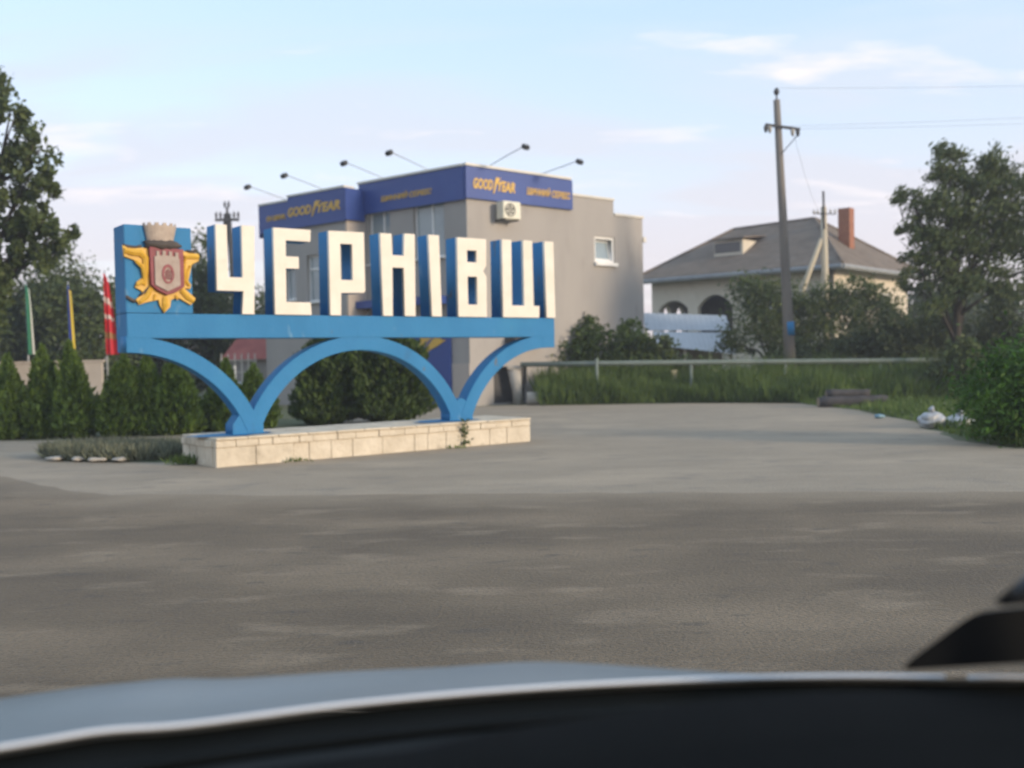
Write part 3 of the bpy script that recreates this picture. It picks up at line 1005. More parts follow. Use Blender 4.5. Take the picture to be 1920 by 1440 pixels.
E0, E1, E2, E3 = hp(-ov, -ov, 5.72), hp(HLA + ov, -ov, 5.72), hp(HLA + ov, HLB + ov, 5.72), hp(-ov, HLB + ov, 5.72)
F0, F1, F2, F3 = [(p[0], p[1], 5.60) for p in (E0, E1, E2, E3)]
R0, R1 = hp(3.2, 5.0, 8.72), hp(8.0, 5.0, 8.62)
rm = MB().add([E0, E1, E2, E3, F0, F1, F2, F3, R0, R1], [(0, 1, 9, 8), (1, 2, 9), (2, 3, 8, 9), (3, 0, 8), (4, 5, 6, 7), (0, 4, 5, 1), (1, 5, 6, 2), (2, 6, 7, 3), (3, 7, 4, 0)])
roof = rm.build('roof', MT['roof'], house)
for p, q in ((F0, F1), (F0, F3)):
    a, b = Vector(p), Vector(q)
    MB().tube([a + Vector((0, 0, -0.04)), b + Vector((0, 0, -0.04))], 0.13, 8).build('gutter', MT['gutter'], roof)
for p, q in ((R0, R1), (E0, R0), (E1, R1), (E3, R0)):
    MB().tube([Vector(p) + Vector((0, 0, 0.02)), Vector(q) + Vector((0, 0, 0.02))], 0.08, 6).build('ridge_cap', MT['roof'], roof)
# dormer on the left slope
sl = (8.7 - 5.72) / (5.0 + ov)


def dm(a, b, z):
    return hp(a, b, z)


da0, da1, db = 5.5, 7.2, 1.35
zb = 5.72 + sl * (db + ov)
zt = zb + 0.75
bt = (zt + 0.25 - 5.72) / sl - ov
dmb = MB().add([dm(da0, db, zb - .1), dm(da1, db, zb - .1), dm(da1, db, zt), dm(da0, db, zt), dm(da0, bt, zt), dm(da1, bt, zt), dm(da0, bt, zb), dm(da1, bt, zb)],
               [(0, 1, 2, 3), (0, 3, 4, 6), (1, 7, 5, 2), (3, 2, 5, 4)])
dor = dmb.build('dormer', MT['housewall'], roof)
MB().add([dm(da0 - .2, db - .25, zt + .03), dm(da1 + .2, db - .25, zt + .03), dm(da1 + .2, bt + .6, zt + .33), dm(da0 - .2, bt + .6, zt + .33),
          dm(da0 - .2, db - .25, zt + .11), dm(da1 + .2, db - .25, zt + .11), dm(da1 + .2, bt + .6, zt + .41), dm(da0 - .2, bt + .6, zt + .41)],
         [(0, 1, 2, 3), (4, 5, 6, 7), (0, 1, 5, 4), (1, 2, 6, 5), (2, 3, 7, 6), (3, 0, 4, 7)]).build('dormer_roof', MT['roof'], roof)
for a in (da0 + 0.15, (da0 + da1) / 2 + 0.05):
    MB().add([dm(a, db - .02, zb + .12), dm(a + .75, db - .02, zb + .12), dm(a + .75, db - .02, zt - .1), dm(a, db - .02, zt - .1), dm(a, db + .03, zb + .12), dm(a + .75, db + .03, zb + .12), dm(a + .75, db + .03, zt - .1), dm(a, db + .03, zt - .1)],
             [(0, 1, 2, 3), (4, 5, 6, 7), (0, 1, 5, 4), (1, 2, 6, 5), (2, 3, 7, 6), (3, 0, 4, 7)]).build('dormer_pane', MT['panedark'], roof)
ca, cb = 0.7, 3.6
cq = [hp(ca, cb, 0), hp(ca + .6, cb, 0), hp(ca + .6, cb + .6, 0), hp(ca, cb + .6, 0)]
chm = MB().add([(p[0], p[1], z) for z in (6.2, 8.88) for p in cq], [(4, 5, 6, 7), (0, 1, 5, 4), (1, 2, 6, 5), (2, 3, 7, 6), (3, 0, 4, 7)])
chm.build('chimney', MT['brick'], roof)

# ------------------------------------------------------------------ neighbour's shed with zinc roof
shed = thing('shed', 'low open shed with pale zinc roof sheets below the house arches', 'shed', (7.4, 42, 0))


def corr(name, p00, p10, p01, p11, waves, parent):
    nu, nv = waves * 4, 3
    mb = MB()
    p00, p10, p01, p11 = map(Vector, (p00, p10, p01, p11))
    nrm = (p10 - p00).cross(p01 - p00).normalized()
    for th in (0, -0.01):
        for j in range(nv + 1):
            for i in range(nu + 1):
                a = p00.lerp(p10, i / nu)
                b = p01.lerp(p11, i / nu)
                mb.v.append(tuple(a.lerp(b, j / nv) + nrm * (0.008 * math.sin(2 * PI * waves * i / nu) + th)))
    w = nu + 1
    off = w * (nv + 1)
    for j in range(nv):
        for i in range(nu):
            q = j * w + i
            mb.f += [(q, q + 1, q + 1 + w, q + w), (off + q, off + q + w, off + q + 1 + w, off + q + 1)]
    return mb.build(name, MT['sheet'], parent, smooth=True)


corr('roof_sheet', (-1.75, 0.2, 2.62), (1.75, 0.0, 2.55), (-1.75, 1.4, 3.42), (1.85, 1.2, 3.22), 16, shed)
corr('roof_sheet', (-1.5, -1.6, 1.95), (1.6, -1.7, 1.55), (-1.45, 0.1, 2.56), (1.75, 0.0, 2.46), 16, shed)
for xx, yy, zt_ in ((-1.35, -1.4, 1.93), (-0.4, -1.45, 1.80), (0.6, -1.5, 1.68), (1.45, -1.5, 1.58), (-1.6, 1.2, 3.25), (1.6, 1.1, 3.05)):
    MB().box(xx - .05, xx + .05, yy - .05, yy + .05, 0, zt_).build('post', MT['palewood'], shed)
MB().box(-1.6, 1.6, 1.0, 1.1, 0, 2.3).build('back_wall', MT['wood'], shed)

# ------------------------------------------------------------------ utility poles and wires
up = thing('utility_pole', 'tall leaning concrete utility pole with insulator crossarm beside the fence', 'utility pole', (9.69, 34.8, 0))
MB().tube([(0, 0, -0.1), (-0.10, 0, 2.6), (-0.19, 0, 5.4), (-0.38, 0, 10.25)], [0.21, 0.185, 0.155, 0.115], 12).build('shaft', MT['polecon'], up, smooth=True)
MB().tube([(-0.062, 0, 2.15), (-0.085, 0, 2.62)], [0.196, 0.192], 12).build('blue_paint_band', MT['blue'], up, smooth=True)
MB().tube([(0.0, 0, 0.02), (-0.022, 0, 0.75)], [0.218, 0.214], 12).build('whitewash_band', MT['concrete'], up, smooth=True)
MB().tube([(-0.38, 0, 10.2), (-0.38, 0, 10.46)], 0.03, 6).build('top_pin', MT['dark'], up)
MB().tube([(-0.38, 0, 10.42), (-0.38, 0, 10.50), (-0.38, 0, 10.58), (-0.37, 0, 10.66)], [0.05, 0.10, 0.09, 0.04], 10).build('insulator', MT['dark'], up, smooth=True)
MB().box(-0.85, 0.35, -0.16, -0.09, 9.0, 9.09, Matrix.Rotation(R(9), 4, 'Y') @ Matrix.Translation((-1.42, 0, 0.10))).build('crossarm', MT['dark'], up)
MB().tube([(0.30, -0.12, 9.02), (-0.30, -0.12, 8.35)], 0.018, 6).build('brace', MT['dark'], up)
for xx, zz_ in ((-0.80, 9.18), (-0.66, 9.16), (0.12, 9.04), (0.30, 9.02)):
    MB().tube([(xx, -0.12, zz_ - .06), (xx, -0.12, zz_ + .06), (xx, -0.12, zz_ + .14), (xx + .01, -0.12, zz_ + .22)], [0.03, 0.075, 0.065, 0.03], 8).build('insulator', MT['concrete'] if xx in (-0.66, 0.12) else MT['dark'], up, smooth=True)

p2 = thing('utility_pole', 'short pale utility pole with a slanting strut in front of the house roof', 'utility pole', (13.8, 44, 0))
MB().tube([(0, 0, -0.1), (-0.02, 0, 4), (-0.05, 0, 7.9)], [0.19, 0.16, 0.12], 10).build('shaft', MT['palewood'], p2, smooth=True)
MB().tube([(-1.9, 0, -0.1), (-0.95, 0, 4.5), (-0.15, 0, 6.5)], [0.13, 0.12, 0.10], 10).build('strut', MT['palewood'], p2, smooth=True)
MB().tube([(-0.07, -0.12, 6.9), (-0.09, -0.12, 8.55)], 0.05, 8).build('mast', MT['dark'], p2)
MB().tube([(-0.55, -0.1, 7.6), (0.45, -0.1, 7.55)], 0.025, 6).build('crossarm', MT['dark'], p2)
for xx in (-0.5, -0.34, 0.22, 0.42):
    MB().tube([(xx, -0.1, 7.55), (xx, -0.1, 7.66), (xx, -0.1, 7.76)], [0.02, 0.05, 0.03], 8).build('insulator', MT['concrete'], p2, smooth=True)

p3 = thing('utility_pole', 'dark twin-legged utility pole seen through the first white letter', 'utility pole', (-13.38, 48, 0))
for s in (-1, 1):
    MB().tube([(s * 0.55, 0, -0.1), (s * 0.22, 0, 5.1), (s * 0.07, 0, 8.75)], [0.17, 0.15, 0.10], 10).build('leg', MT['dark'], p3, smooth=True)
MB().box(-0.55, 0.58, -0.13, -0.03, 8.38, 8.5).build('crossarm', MT['dark'], p3)
MB().box(-0.26, 0.26, -0.05, 0.05, 4.9, 5.05).build('crossarm', MT['dark'], p3)
for xx, zz_ in ((-0.5, 8.5), (-0.3, 8.5), (0.34, 8.5), (0.54, 8.5), (-0.08, 9.0), (0.10, 9.0)):
    MB().tube([(xx, -0.08, zz_), (xx, -0.08, zz_ + .12), (xx, -0.08, zz_ + .24), (xx, -0.08, zz_ + .33)], [0.02, 0.065, 0.055, 0.02], 8).build('insulator', MT['dark'], p3, smooth=True)
MB().tube([(0, 0, 8.6), (0, 0, 9.05)], 0.06, 8).build('top_bracket', MT['dark'], p3)


def wire(name, label, a, b, sag, r=0.005, group='overhead wires'):
    a, b = Vector(a), Vector(b)
    pts = []
    for i in range(15):
        t = i / 14
        p = a.lerp(b, t)
        p.z -= sag * 4 * t * (1 - t)
        pts.append(p)
    o = MB().tube(pts, r, 4).build(name, MT['lampmetal'], None)
    return tag(o, label, 'wire', group)


wire('power_wire', 'topmost overhead wire running right from the tall pole top', (9.31, 34.8, 10.66), (42, 36, 11.6), 0.35)
wire('power_wire', 'upper of two close overhead wires right of the tall pole crossarm', (9.03, 34.68, 9.32), (42, 35.6, 11.0), 0.35)
wire('power_wire', 'lower of two close overhead wires right of the tall pole crossarm', (9.99, 34.68, 9.22), (42, 35.4, 10.5), 0.35)
wire('service_wire', 'thin slack wire between the tall pole and the short pole', (9.81, 34.68, 9.22), (13.46, 43.9, 7.76), 0.25, 0.005)

# ------------------------------------------------------------------ pipe fence line on the right
pf = thing('pipe_fence', 'pale green overground pipe carried on posts along the weedy verge', 'pipe fence', (0.6, 33.0, 0))
MB().tube([(-0.3, 0.6, 1.34), (3, 0.1, 1.32), (8, 0, 1.26), (15.5, 0, 1.17), (22, -0.6, 1.12)], 0.085, 10).build('pipe', MT['pipe'], pf, smooth=True)
for xx in (2.2, 5.3, 8.4, 11.5, 14.6):
    MB().tube([(xx, 0.05, 0), (xx, 0.05, 1.5 if xx == 2.2 else 1.22)], 0.05, 8).build('post', MT['pipe'], pf, smooth=True)
for i, (xx, lab) in enumerate(((5.52, 'cream stub post under the pipe, leftmost of three'), (6.93, 'cream stub post under the pipe, middle of three'), (8.24, 'cream stub post under the pipe, nearest the tall pole'))):
    t = thing('stub_post', lab, 'post', (xx, 34.2, 0), 0, 'cream stub posts')
    MB().box(-.08, .08, -.08, .08, 0, 0.98).build('shaft', MT['ypost'], t, bevel=0.01)
    MB().box(-.1, .1, -.1, .1, 0.98, 1.04).build('cap', MT['ypost'], t, bevel=0.01)
gp = thing('gate_pillar', 'pale weathered concrete pillar at the left end of the pipe fence', 'pillar', (0.2, 33.9, 0))
MB().tube([(0, 0, 0), (-0.03, 0, 0.5), (-0.12, 0, 1.18)], [0.19, 0.17, 0.24], 10).build('shaft', MT['concrete'], gp, smooth=True)
MB().box(-0.36, 0.14, -0.24, 0.24, 1.18, 1.30).build('cap', MT['concrete'], gp, bevel=0.02)
cb_ = thing('concrete_pipe', 'short grey concrete pipe lying beside the pale pillar', 'concrete pipe', (0.95, 33.0, 0.22))
seg = MB()
nn = 18
for xx in (-0.47, 0.47):
    for r in (0.22, 0.16):
        for i in range(nn):
            seg.v.append((xx, r * math.cos(2 * PI * i / nn), r * math.sin(2 * PI * i / nn)))
for i in range(nn):
    j = (i + 1) % nn
    seg.f += [(i, j, 2 * nn + j, 2 * nn + i), (nn + i, 3 * nn + i, 3 * nn + j, nn + j), (i, nn + i, nn + j, j), (2 * nn + i, 2 * nn + j, 3 * nn + j, 3 * nn + i)]
seg.build('barrel', MT['concrete'], cb_, smooth=False)
MB().tube([(0.40, 0, 0), (0.49, 0, 0)], 0.245, 18).build('collar', MT['concrete'], cb_)

# logs, bags and litter on the verge
for i, (x0, y, z, L, r, lab) in enumerate(((8.5, 27.9, 0.15, 1.95, 0.15, 'dark old log lying nearest the paving on the right verge'), (8.75, 28.3, 0.16, 1.7, 0.16, 'dark old log lying behind another log on the right verge'), (8.8, 28.1, 0.37, 1.2, 0.12, 'dark old log resting on top of two others on the verge'))):
    rr = random.Random(i)
    lg = thing('log', lab, 'log', (x0, y, z), R(rr.uniform(-4, 4)), 'old logs on the verge')
    MB().tube([(L * k / 6, rr.uniform(-.02, .02), rr.uniform(-.01, .01)) for k in range(7)], [r * rr.uniform(.88, 1.05) for _ in range(7)], 10).build('trunk_wood', MT['log'], lg, smooth=True)
    MB().tube([(-0.008, 0, 0), (-0.003, 0, 0)], r * 0.85, 10).build('cut_end', MT['wood'], lg)


def bag(loc, r, seed, label):
    rr = random.Random(seed)
    ph = [rr.uniform(0, 6) for _ in range(6)]
    fn = lambda d: 1 + 0.10 * math.sin(5 * d.x + ph[0]) * math.sin(4 * d.y + ph[1]) + 0.07 * math.sin(9 * d.z + 6 * d.x + ph[2]) + 0.05 * math.sin(13 * d.y + ph[3])
    t = thing('plastic_bag', label, 'bag', loc, rr.uniform(0, 6), 'white rubbish bags')
    mb = MB().blob((0, 0, r[2] * 0.85), r, 26, 18, fn)
    mb.v = [(x, y, max(z, 0.0)) for x, y, z in mb.v]
    mb.build('sack', MT['bag'], t, smooth=True)
    MB().tube([(0, 0, r[2] * 1.75), (0.03, 0.02, r[2] * 2.0), (0.07, 0.0, r[2] * 2.25)], [0.06, 0.03, 0.07], 8).build('knot', MT['bag'], t, smooth=True)


bag((8.20, 19.6, 0.003), (0.30, 0.24, 0.17), 1, 'white plastic rubbish bag nearest the paving, left of the pair')
bag((8.70, 19.5, 0.003), (0.32, 0.26, 0.14), 2, 'white plastic rubbish bag half under the bright green bush')
lt = MB().blob((0, 0, 0.05), (0.11, 0.08, 0.05), 14, 8, lambda d: 1 + .25 * math.sin(7 * d.x + 3 * d.y) * math.sin(6 * d.y + 1))
o = lt.build('litter', MT['bluebit'], None, smooth=True)
o.location = (8.25, 22.6, 0.01)
tag(o, 'small crumpled blue plastic litter lying on the grass verge', 'litter')

# ------------------------------------------------------------------ wall, flags and kiosk on the left
gw = thing('garden_wall', 'beige concrete panel wall behind the clipped conifer hedge', 'wall', (-11.2, 27.5, 0))
for i in range(5):
    MB().box(-1.3 * (i + 1) + 0.02, -1.3 * i - 0.02, 0, 0.14, 0, 1.68).build('panel', MT['wallbeige'], gw, bevel=0.01)
    MB().box(-1.3 * (i + 1) - 0.02, -1.3 * (i + 1) + 0.02, 0.01, 0.12, 0, 1.66).build('joint', MT['mortar'], gw)
MB().box(-6.55, 0.03, -0.03, 0.17, 1.682, 1.74).build('coping', MT['wallbeige'], gw)


def flagmat(name, cols, axis='X'):
    """stripes across the cloth by its own u coordinate"""
    m, n, l, b = nmat(name)
    at_ = n.new('ShaderNodeAttribute')
    at_.attribute_name = 'cloth'
    sp = n.new('ShaderNodeSeparateXYZ')
    l.new(at_.outputs['Vector'], sp.inputs[0])
    r = n.new('ShaderNodeValToRGB')
    r.color_ramp.interpolation = 'CONSTANT'
    e = r.color_ramp.elements
    e[0].position, e[0].color = 0.0, (*cols[0][1], 1)
    e[1].position, e[1].color = cols[1][0], (*cols[1][1], 1)
    for p, c in cols[2:]:
        k = e.new(p)
        k.color = (*c, 1)
    l.new(sp.outputs[axis], r.inputs[0])
    l.new(r.outputs[0], b.inputs['Base Color'])
    b.inputs['Roughness'].default_value = 0.7
    return m


def flag(x, y, z0, z1, width, m, label, seed, tilt=0.0):
    rr = random.Random(seed)
    t = thing('flag', label, 'flag', (x, y, 0), 0, 'limp flags behind the hedge')
    MB().tube([(0, 0, 0), (tilt, 0, z1 + 0.08)], [0.03, 0.02], 8).build('flagpole', MT['lampmetal'], t, smooth=True)
    nu, nv = 40, 24
    mb = MB()
    uv = []
    p1, p2_ = rr.uniform(0, 6), rr.uniform(0, 6)
    for j in range(nv + 1):
        v = j / nv
        wd = width * (0.22 + 0.78 * v ** 0.8)
        for i in range(nu + 1):
            u = i / nu
            x_ = tilt * (1 - v) + 0.02 + wd * (0.5 + 0.5 * math.sin(u * 9.5 + p1 + 0.8 * v)) * (0.3 + 0.7 * u)
            y_ = -0.03 + 0.16 * (u - .5) + 0.05 * math.sin(u * 17 + p2_ + 2 * v)
            z_ = z1 - (z1 - z0) * v - 0.25 * u * (1 - v)
            mb.v.append((x_, y_, z_))
            uv.append((u, v, 0))
    w = nu + 1
    for j in range(nv):
        for i in range(nu):
            q = j * w + i
            mb.f.append((q, q + 1, q + 1 + w, q + w))
    o = link('cloth', mb.data('cloth'), m, t)
    a = o.data.attributes.new('cloth', 'FLOAT_VECTOR', 'POINT')
    a.data.foreach_set('vector', [c for p in uv for c in p])
    for p in o.data.polygons:
        p.use_smooth = True


flag(-13.93, 29, 1.95, 4.0, 0.24, flagmat('flag_green', [(0, (0.02, 0.16, 0.09)), (0.45, (0.02, 0.17, 0.10)), (0.58, (0.55, 0.56, 0.52)), (0.74, (0.02, 0.16, 0.09))], 'X'), 'limp green flag with a white patch, leftmost behind the hedge', 3)
flag(-12.72, 29, 1.95, 3.95, 0.18, flagmat('flag_blue_yellow', [(0, (0.02, 0.05, 0.26)), (0.52, (0.60, 0.45, 0.05))], 'X'), 'limp blue and yellow flag, middle of the three behind the hedge', 4)
flag(-11.66, 29, 1.90, 4.25, 0.34, flagmat('flag_red', [(0, (0.52, 0.02, 0.03)), (0.28, (0.62, 0.50, 0.45)), (0.36, (0.55, 0.02, 0.03)), (0.50, (0.62, 0.55, 0.5)), (0.55, (0.5, 0.02, 0.03)), (0.72, (0.30, 0.16, 0.06)), (0.80, (0.5, 0.02, 0.03))], 'Y'), 'limp red flag with pale marks beside the crest panel', 5)

kk = thing('kiosk', 'small kiosk with red pitched roof behind the left arch', 'kiosk', (-10.3, 41, 0))
MB().box(-1.2, 1.2, 0, 1.6, 0, 1.75).build('wall', MT['stucco'], kk)
MB().add([(-1.5, -.3, 1.75), (1.5, -.3, 1.75), (1.5, 1.9, 1.75), (-1.5, 1.9, 1.75), (-1.0, .8, 2.75), (1.0, .8, 2.75)], [(0, 1, 5, 4), (1, 2, 5), (2, 3, 4, 5), (3, 0, 4), (0, 3, 2, 1)]).build('roof', MT['redroof'], kk)
rl = thing('railing', 'thin pale metal railing showing through the left arch', 'railing', (-11.25, 39, 0))
for i in range(6):
    MB().tube([(0.26 * i, 0, 0), (0.26 * i, 0, 1.98 - 0.02 * (i % 2))], 0.022, 6).build('upright', MT['coping'], rl)
for zz_ in (1.25, 1.7):
    MB().tube([(-0.05, -0.045, zz_), (1.38, -0.045, zz_)], 0.018, 6).build('rail', MT['coping'], rl)
ll = thing('garden_lamp', 'small garden lamp with a grey hood between the left arches', 'lamp', (-7.05, 25.6, 0))
MB().tube([(0, 0, 0), (0, 0, 1.5)], 0.025, 8).build('post', MT['coping'], ll, smooth=True)
MB().tube([(0, 0, 0.98), (0, 0, 1.06), (0, 0, 1.12)], [0.30, 0.24, 0.05], 14).build('hood', MT['gutter'], ll, smooth=True)
MB().tube([(0, 0, 0.72), (0, 0, 0.97)], [0.09, 0.12], 10).build('lantern', MT['dark'], ll, smooth=True)

# ------------------------------------------------------------------ conifers of the hedge
def conifer(x, y, h, r, seed, label, leaf='olive', n=9000, name='conifer', group='clipped conifers of the hedge', flat=0.25):
    rng = np.random.default_rng(seed)
    t = thing(name, label, 'conifer', (x, y, 0), 0, group)
    MB().tube([(0, 0, -.03), (0, 0, h * 0.8)], [0.06, 0.015], 7).build('trunk', MT['bark'], t)
    nk = 1 if flat > 2 else 4
    ko = [(0.0, 0.0, 1.0, 0.92)] + [(r * 0.42 * math.cos(a + seed), r * 0.42 * math.sin(a + seed), 0.66 + 0.26 * ((seed * 7 + q * 5) % 9) / 9, 0.58) for q, a in enumerate((0.4, 2.4, 4.6))]
    ko = np.array(ko[:nk])
    kid = rng.choice(nk, n, p=[1.0] if nk == 1 else [0.46, 0.18, 0.18, 0.18])
    kh, kr = ko[kid, 2], ko[kid, 3]
    v = rng.random(n) ** 0.85
    lump = 1 + 0.10 * np.sin(v * 11 + seed) + 0.07 * np.sin(v * 23 + 2 * seed)
    prof = (np.minimum(1, (v + 0.03) / 0.16) ** 0.5) * np.maximum(0.03, (1 - v ** (1.5 + flat))) * lump
    an = rng.random(n) * 2 * PI
    rad = r * kr * prof * (0.5 + 0.58 * rng.random(n) ** 0.6) * (1 + 0.16 * np.sin(an * 3 + seed + v * 6) + 0.14 * np.sin(an * 7 + 9 * v) + 0.10 * np.sin(an * 11 - 17 * v + seed))
    lean_ = 0.10 * math.sin(seed * 2.3)
    C = np.stack([rad * np.cos(an) + ko[kid, 0] + lean_ * v * h, rad * np.sin(an) + ko[kid, 1], 0.03 + v * kh * h * (0.92 + 0.14 * rng.random(n))], 1)
    out = np.stack([np.cos(an), np.sin(an), 0 * an], 1)
    A = out * 0.55 + np.array([0, 0, 0.9]) + rng.normal(size=(n, 3)) * 0.35
    A /= np.linalg.norm(A, axis=1)[:, None]
    B = np.cross(A, unit(rng, n))
    B /= np.linalg.norm(B, axis=1)[:, None]
    s = (0.055 + 0.05 * rng.random(n))[:, None]
    link('foliage', leaf_mesh('foliage', C, A * s, B * s * 0.42), LF[leaf], t)


hedge = [(-11.12, 22.0, 1.72, 0.55, 'bushy clipped conifer cut by the left edge of the picture'),
         (-10.35, 22.1, 1.9, 0.51, 'clipped conifer, second from the left edge, before the beige wall'),
         (-9.50, 22.0, 1.98, 0.52, 'tallest clipped conifer of the hedge, before the beige wall end'),
         (-8.68, 22.1, 1.7, 0.55, 'clipped conifer of the hedge under the red flag'),
         (-8.05, 22.3, 1.72, 0.51, 'clipped conifer under the left end of the blue sign'),
         (-7.38, 22.2, 1.68, 0.55, 'clipped conifer just left of the first arch leg'),
         (-6.62, 22.8, 1.55, 0.51, 'clipped conifer seen behind the first arch leg'),
         (-5.95, 23.6, 1.42, 0.48, 'small clipped conifer under the start of the middle arch')]
for i, (x, y, h, r, lab) in enumerate(hedge):
    conifer(x, y, h, r, i + 3, lab)
conifer(-4.62, 24.8, 2.2, 0.82, 31, 'broad dark rounded conifer on the left under the middle arch', 'thuja', 11000, 'rounded_conifer', 'rounded conifers under the arch', 4.5)
conifer(-3.05, 24.9, 2.5, 0.95, 37, 'broad dark rounded conifer on the right under the middle arch', 'thuja', 12000, 'rounded_conifer', 'rounded conifers under the arch', 4.5)

# ------------------------------------------------------------------ trees
T = 'trees of the background'
tree('broadleaf_tree', 'tall drooping leafy tree cut by the left edge of the picture', 'tree', (-14.6, 26.5, 0), 0.24, (-14.2, 26.3, 8.2),
     [((-13.2, 26, 8.75), (.42, .6, .55)), ((-12.75, 26, 8.10), (.42, .5, .30)), ((-13.1, 26, 7.1), (.50, .6, .38)), ((-12.0, 25.9, 7.15), (.40, .4, .60)), ((-12.1, 25.9, 6.3), (.50, .5, .42)), ((-13.0, 26, 6.15), (.45, .5, .40)),
      ((-12.75, 26, 5.35), (.60, .6, .36)), ((-11.95, 25.9, 5.45), (.45, .5, .34)), ((-11.6, 25.9, 5.0), (.40, .4, .36)), ((-11.95, 25.9, 4.45), (.26, .3, .5)), ((-12.5, 25.9, 4.9), (.42, .4, .34)), ((-12.55, 25.9, 7.0), (.40, .4, .30)), ((-13.0, 26, 4.4), (.50, .6, .5)), ((-13.2, 25.8, 3.4), (.45, .6, .7)), ((-14.6, 26.5, 7.5), (.9, 1.0, 1.2)), ((-14.9, 26.5, 5), (1.0, 1.2, 1.4))],
     16500, 0.095, 'mid', 11, None, droop=0.42, clump=0.22, per=85)
bgt = [('dark leafy tree behind the beige wall at the far left', (-23, 43, 0), 5.6, 2.3, 21, 'dark'),
       ('rounded dark tree behind the green flag', (-20.2, 42, 0), 5.7, 1.9, 22, 'dark'),
       ('tall dark tree behind the red flag, left of the crest panel', (-17.4, 41, 0), 6.0, 1.7, 23, 'mid'),
       ('dark tree hidden mostly behind the crest panel', (-15.0, 43, 0), 5.9, 1.8, 24, 'dark'),
       ('tree showing between the crest panel and the first letter', (-13.2, 44, 0), 6.9, 1.3, 25, 'mid'),
       ('tree standing left of the grey building behind the first letters', (-11.5, 49, 0), 5.2, 1.7, 26, 'mid')]
for lab, b, h, r, sd, lf in bgt:
    rr = random.Random(sd)
    bl = [((b[0] + rr.uniform(-.55, .55) * r, b[1] + rr.uniform(-.5, .5) * r, h * q), (r * s, r * s, h * 0.17)) for q, s in ((0.22, .8), (0.36, .95), (0.5, .9), (0.62, .8), (0.75, .65), (0.88, .42))]
    bl += [((b[0] + rr.uniform(-.8, .8) * r, b[1] + rr.uniform(-.8, .2) * r, h * rr.uniform(.3, .85)), (r * .35,) * 3) for _ in range(5)]
    tree('broadleaf_tree', lab, 'tree', b, 0.16, (b[0], b[1], h * 0.8), bl, 11000, 0.10, lf, sd, T, clump=0.33)
far = [(-34, 70, 8.0, 4.5, 'distant tree at the left behind the other trees'), (-26, 74, 7.5, 4.2, 'distant tree behind the beige wall and flags'), (-18, 78, 8, 4.5, 'distant tree behind the crest panel'),
       (28, 66, 6.0, 3.6, 'distant tree just right of the cream house'), (35, 70, 7.0, 4.5, 'distant tree at the right edge behind the leaning tree'), (21, 78, 4.5, 3.5, 'distant low tree behind the cream house'), (1, 90, 5, 5, 'distant tree behind the grey building'), (8.5, 84, 4.4, 4.0, 'distant tree between the grey building and the cream house')]
for i, (x, y, h, r, lab) in enumerate(far):
    rr = random.Random(60 + i)
    bl = [((x + rr.uniform(-.8, .8) * r, y + rr.uniform(-.4, .4) * r, h * rr.uniform(.25, .85)), (r * .5, r * .5, h * .2)) for _ in range(9)]
    tree('broadleaf_tree', lab, 'tree', (x, y, 0), 0.2, (x, y, h * .75), bl, 7000, 0.16, 'dark', 60 + i, T, clump=0.35)

# right side
tree('leaning_tree', 'dark wind-swept tree with open crown at the right edge', 'tree', (14.35, 32, 0), 0.12, (14.05, 32, 5.2),
     [((12.75, 32, 6.35), (.45, .5, .25)), ((13.35, 32, 6.2), (.5, .6, .35)), ((13.8, 32, 7.4), (.50, .6, .5)), ((14.6, 32, 7.1), (.8, .8, .6)), ((15.5, 32, 6.9), (.9, .8, .65)), ((16.3, 32, 6.4), (.8, .8, .8)),
      ((13.9, 32, 5.9), (.8, .8, .6)), ((14.9, 32, 5.8), (.9, .9, .7)), ((13.3, 32, 5.1), (.6, .7, .5)), ((14.2, 32, 4.9), (.9, .9, .6)), ((15.4, 32, 4.9), (.9, .9, .6)), ((16.4, 32, 5.1), (.9, .9, .7)), ((13.1, 32, 4.2), (.45, .5, .45)), ((13.9, 32, 4.0), (.6, .6, .4)), ((15.2, 32, 4.0), (.7, .6, .35)), ((16.6, 32, 4.1), (.7, .6, .5)), ((12.95, 32, 5.5), (.45, .5, .3)), ((12.7, 31.9, 4.6), (.4, .5, .3)), ((13.0, 32, 3.5), (.4, .5, .3)), ((13.75, 32, 7.95), (.22, .3, .3)), ((12.4, 32, 6.3), (.25, .3, .15)), ((12.6, 31.9, 5.2), (.3, .4, .25)), ((12.55, 31.9, 3.9), (.3, .4, .25)), ((14.4, 32, 7.75), (.3, .4, .3)), ((15.3, 31.9, 7.6), (.35, .4, .25)), ((14.3, 31.6, 3.5), (.8, .5, .4)), ((13.4, 31.7, 3.0), (.5, .5, .35)), ((15.6, 31.7, 3.3), (.8, .5, .4))],
     23000, 0.09, 'mid', 41, None, clump=0.30, per=75, lean=(0.9, 0, 1.0), aspect=0.33)
wb = [((9.6, 40, 4.0), (.8, .8, .7)), ((10.6, 40, 3.5), (1.0, .9, .8)), ((11.6, 40, 3.2), (1.0, .9, .8)), ((9.5, 39.6, 2.8), (.9, .8, .8)), ((10.6, 39.5, 2.0), (1.1, .9, .8)), ((12.0, 39.5, 2.0), (1.0, .9, .8)), ((8.9, 39.5, 1.9), (.6, .6, .6))]
tree('leafy_tree', 'feathery tree before the cream house, left of the tall pole', 'tree', (10.3, 40, 0), 0.13, (10.5, 40, 3.2), wb, 9500, 0.10, 'mid', 42, None, clump=0.30, per=60, lean=(0.5, 0, 0.6), aspect=0.35)
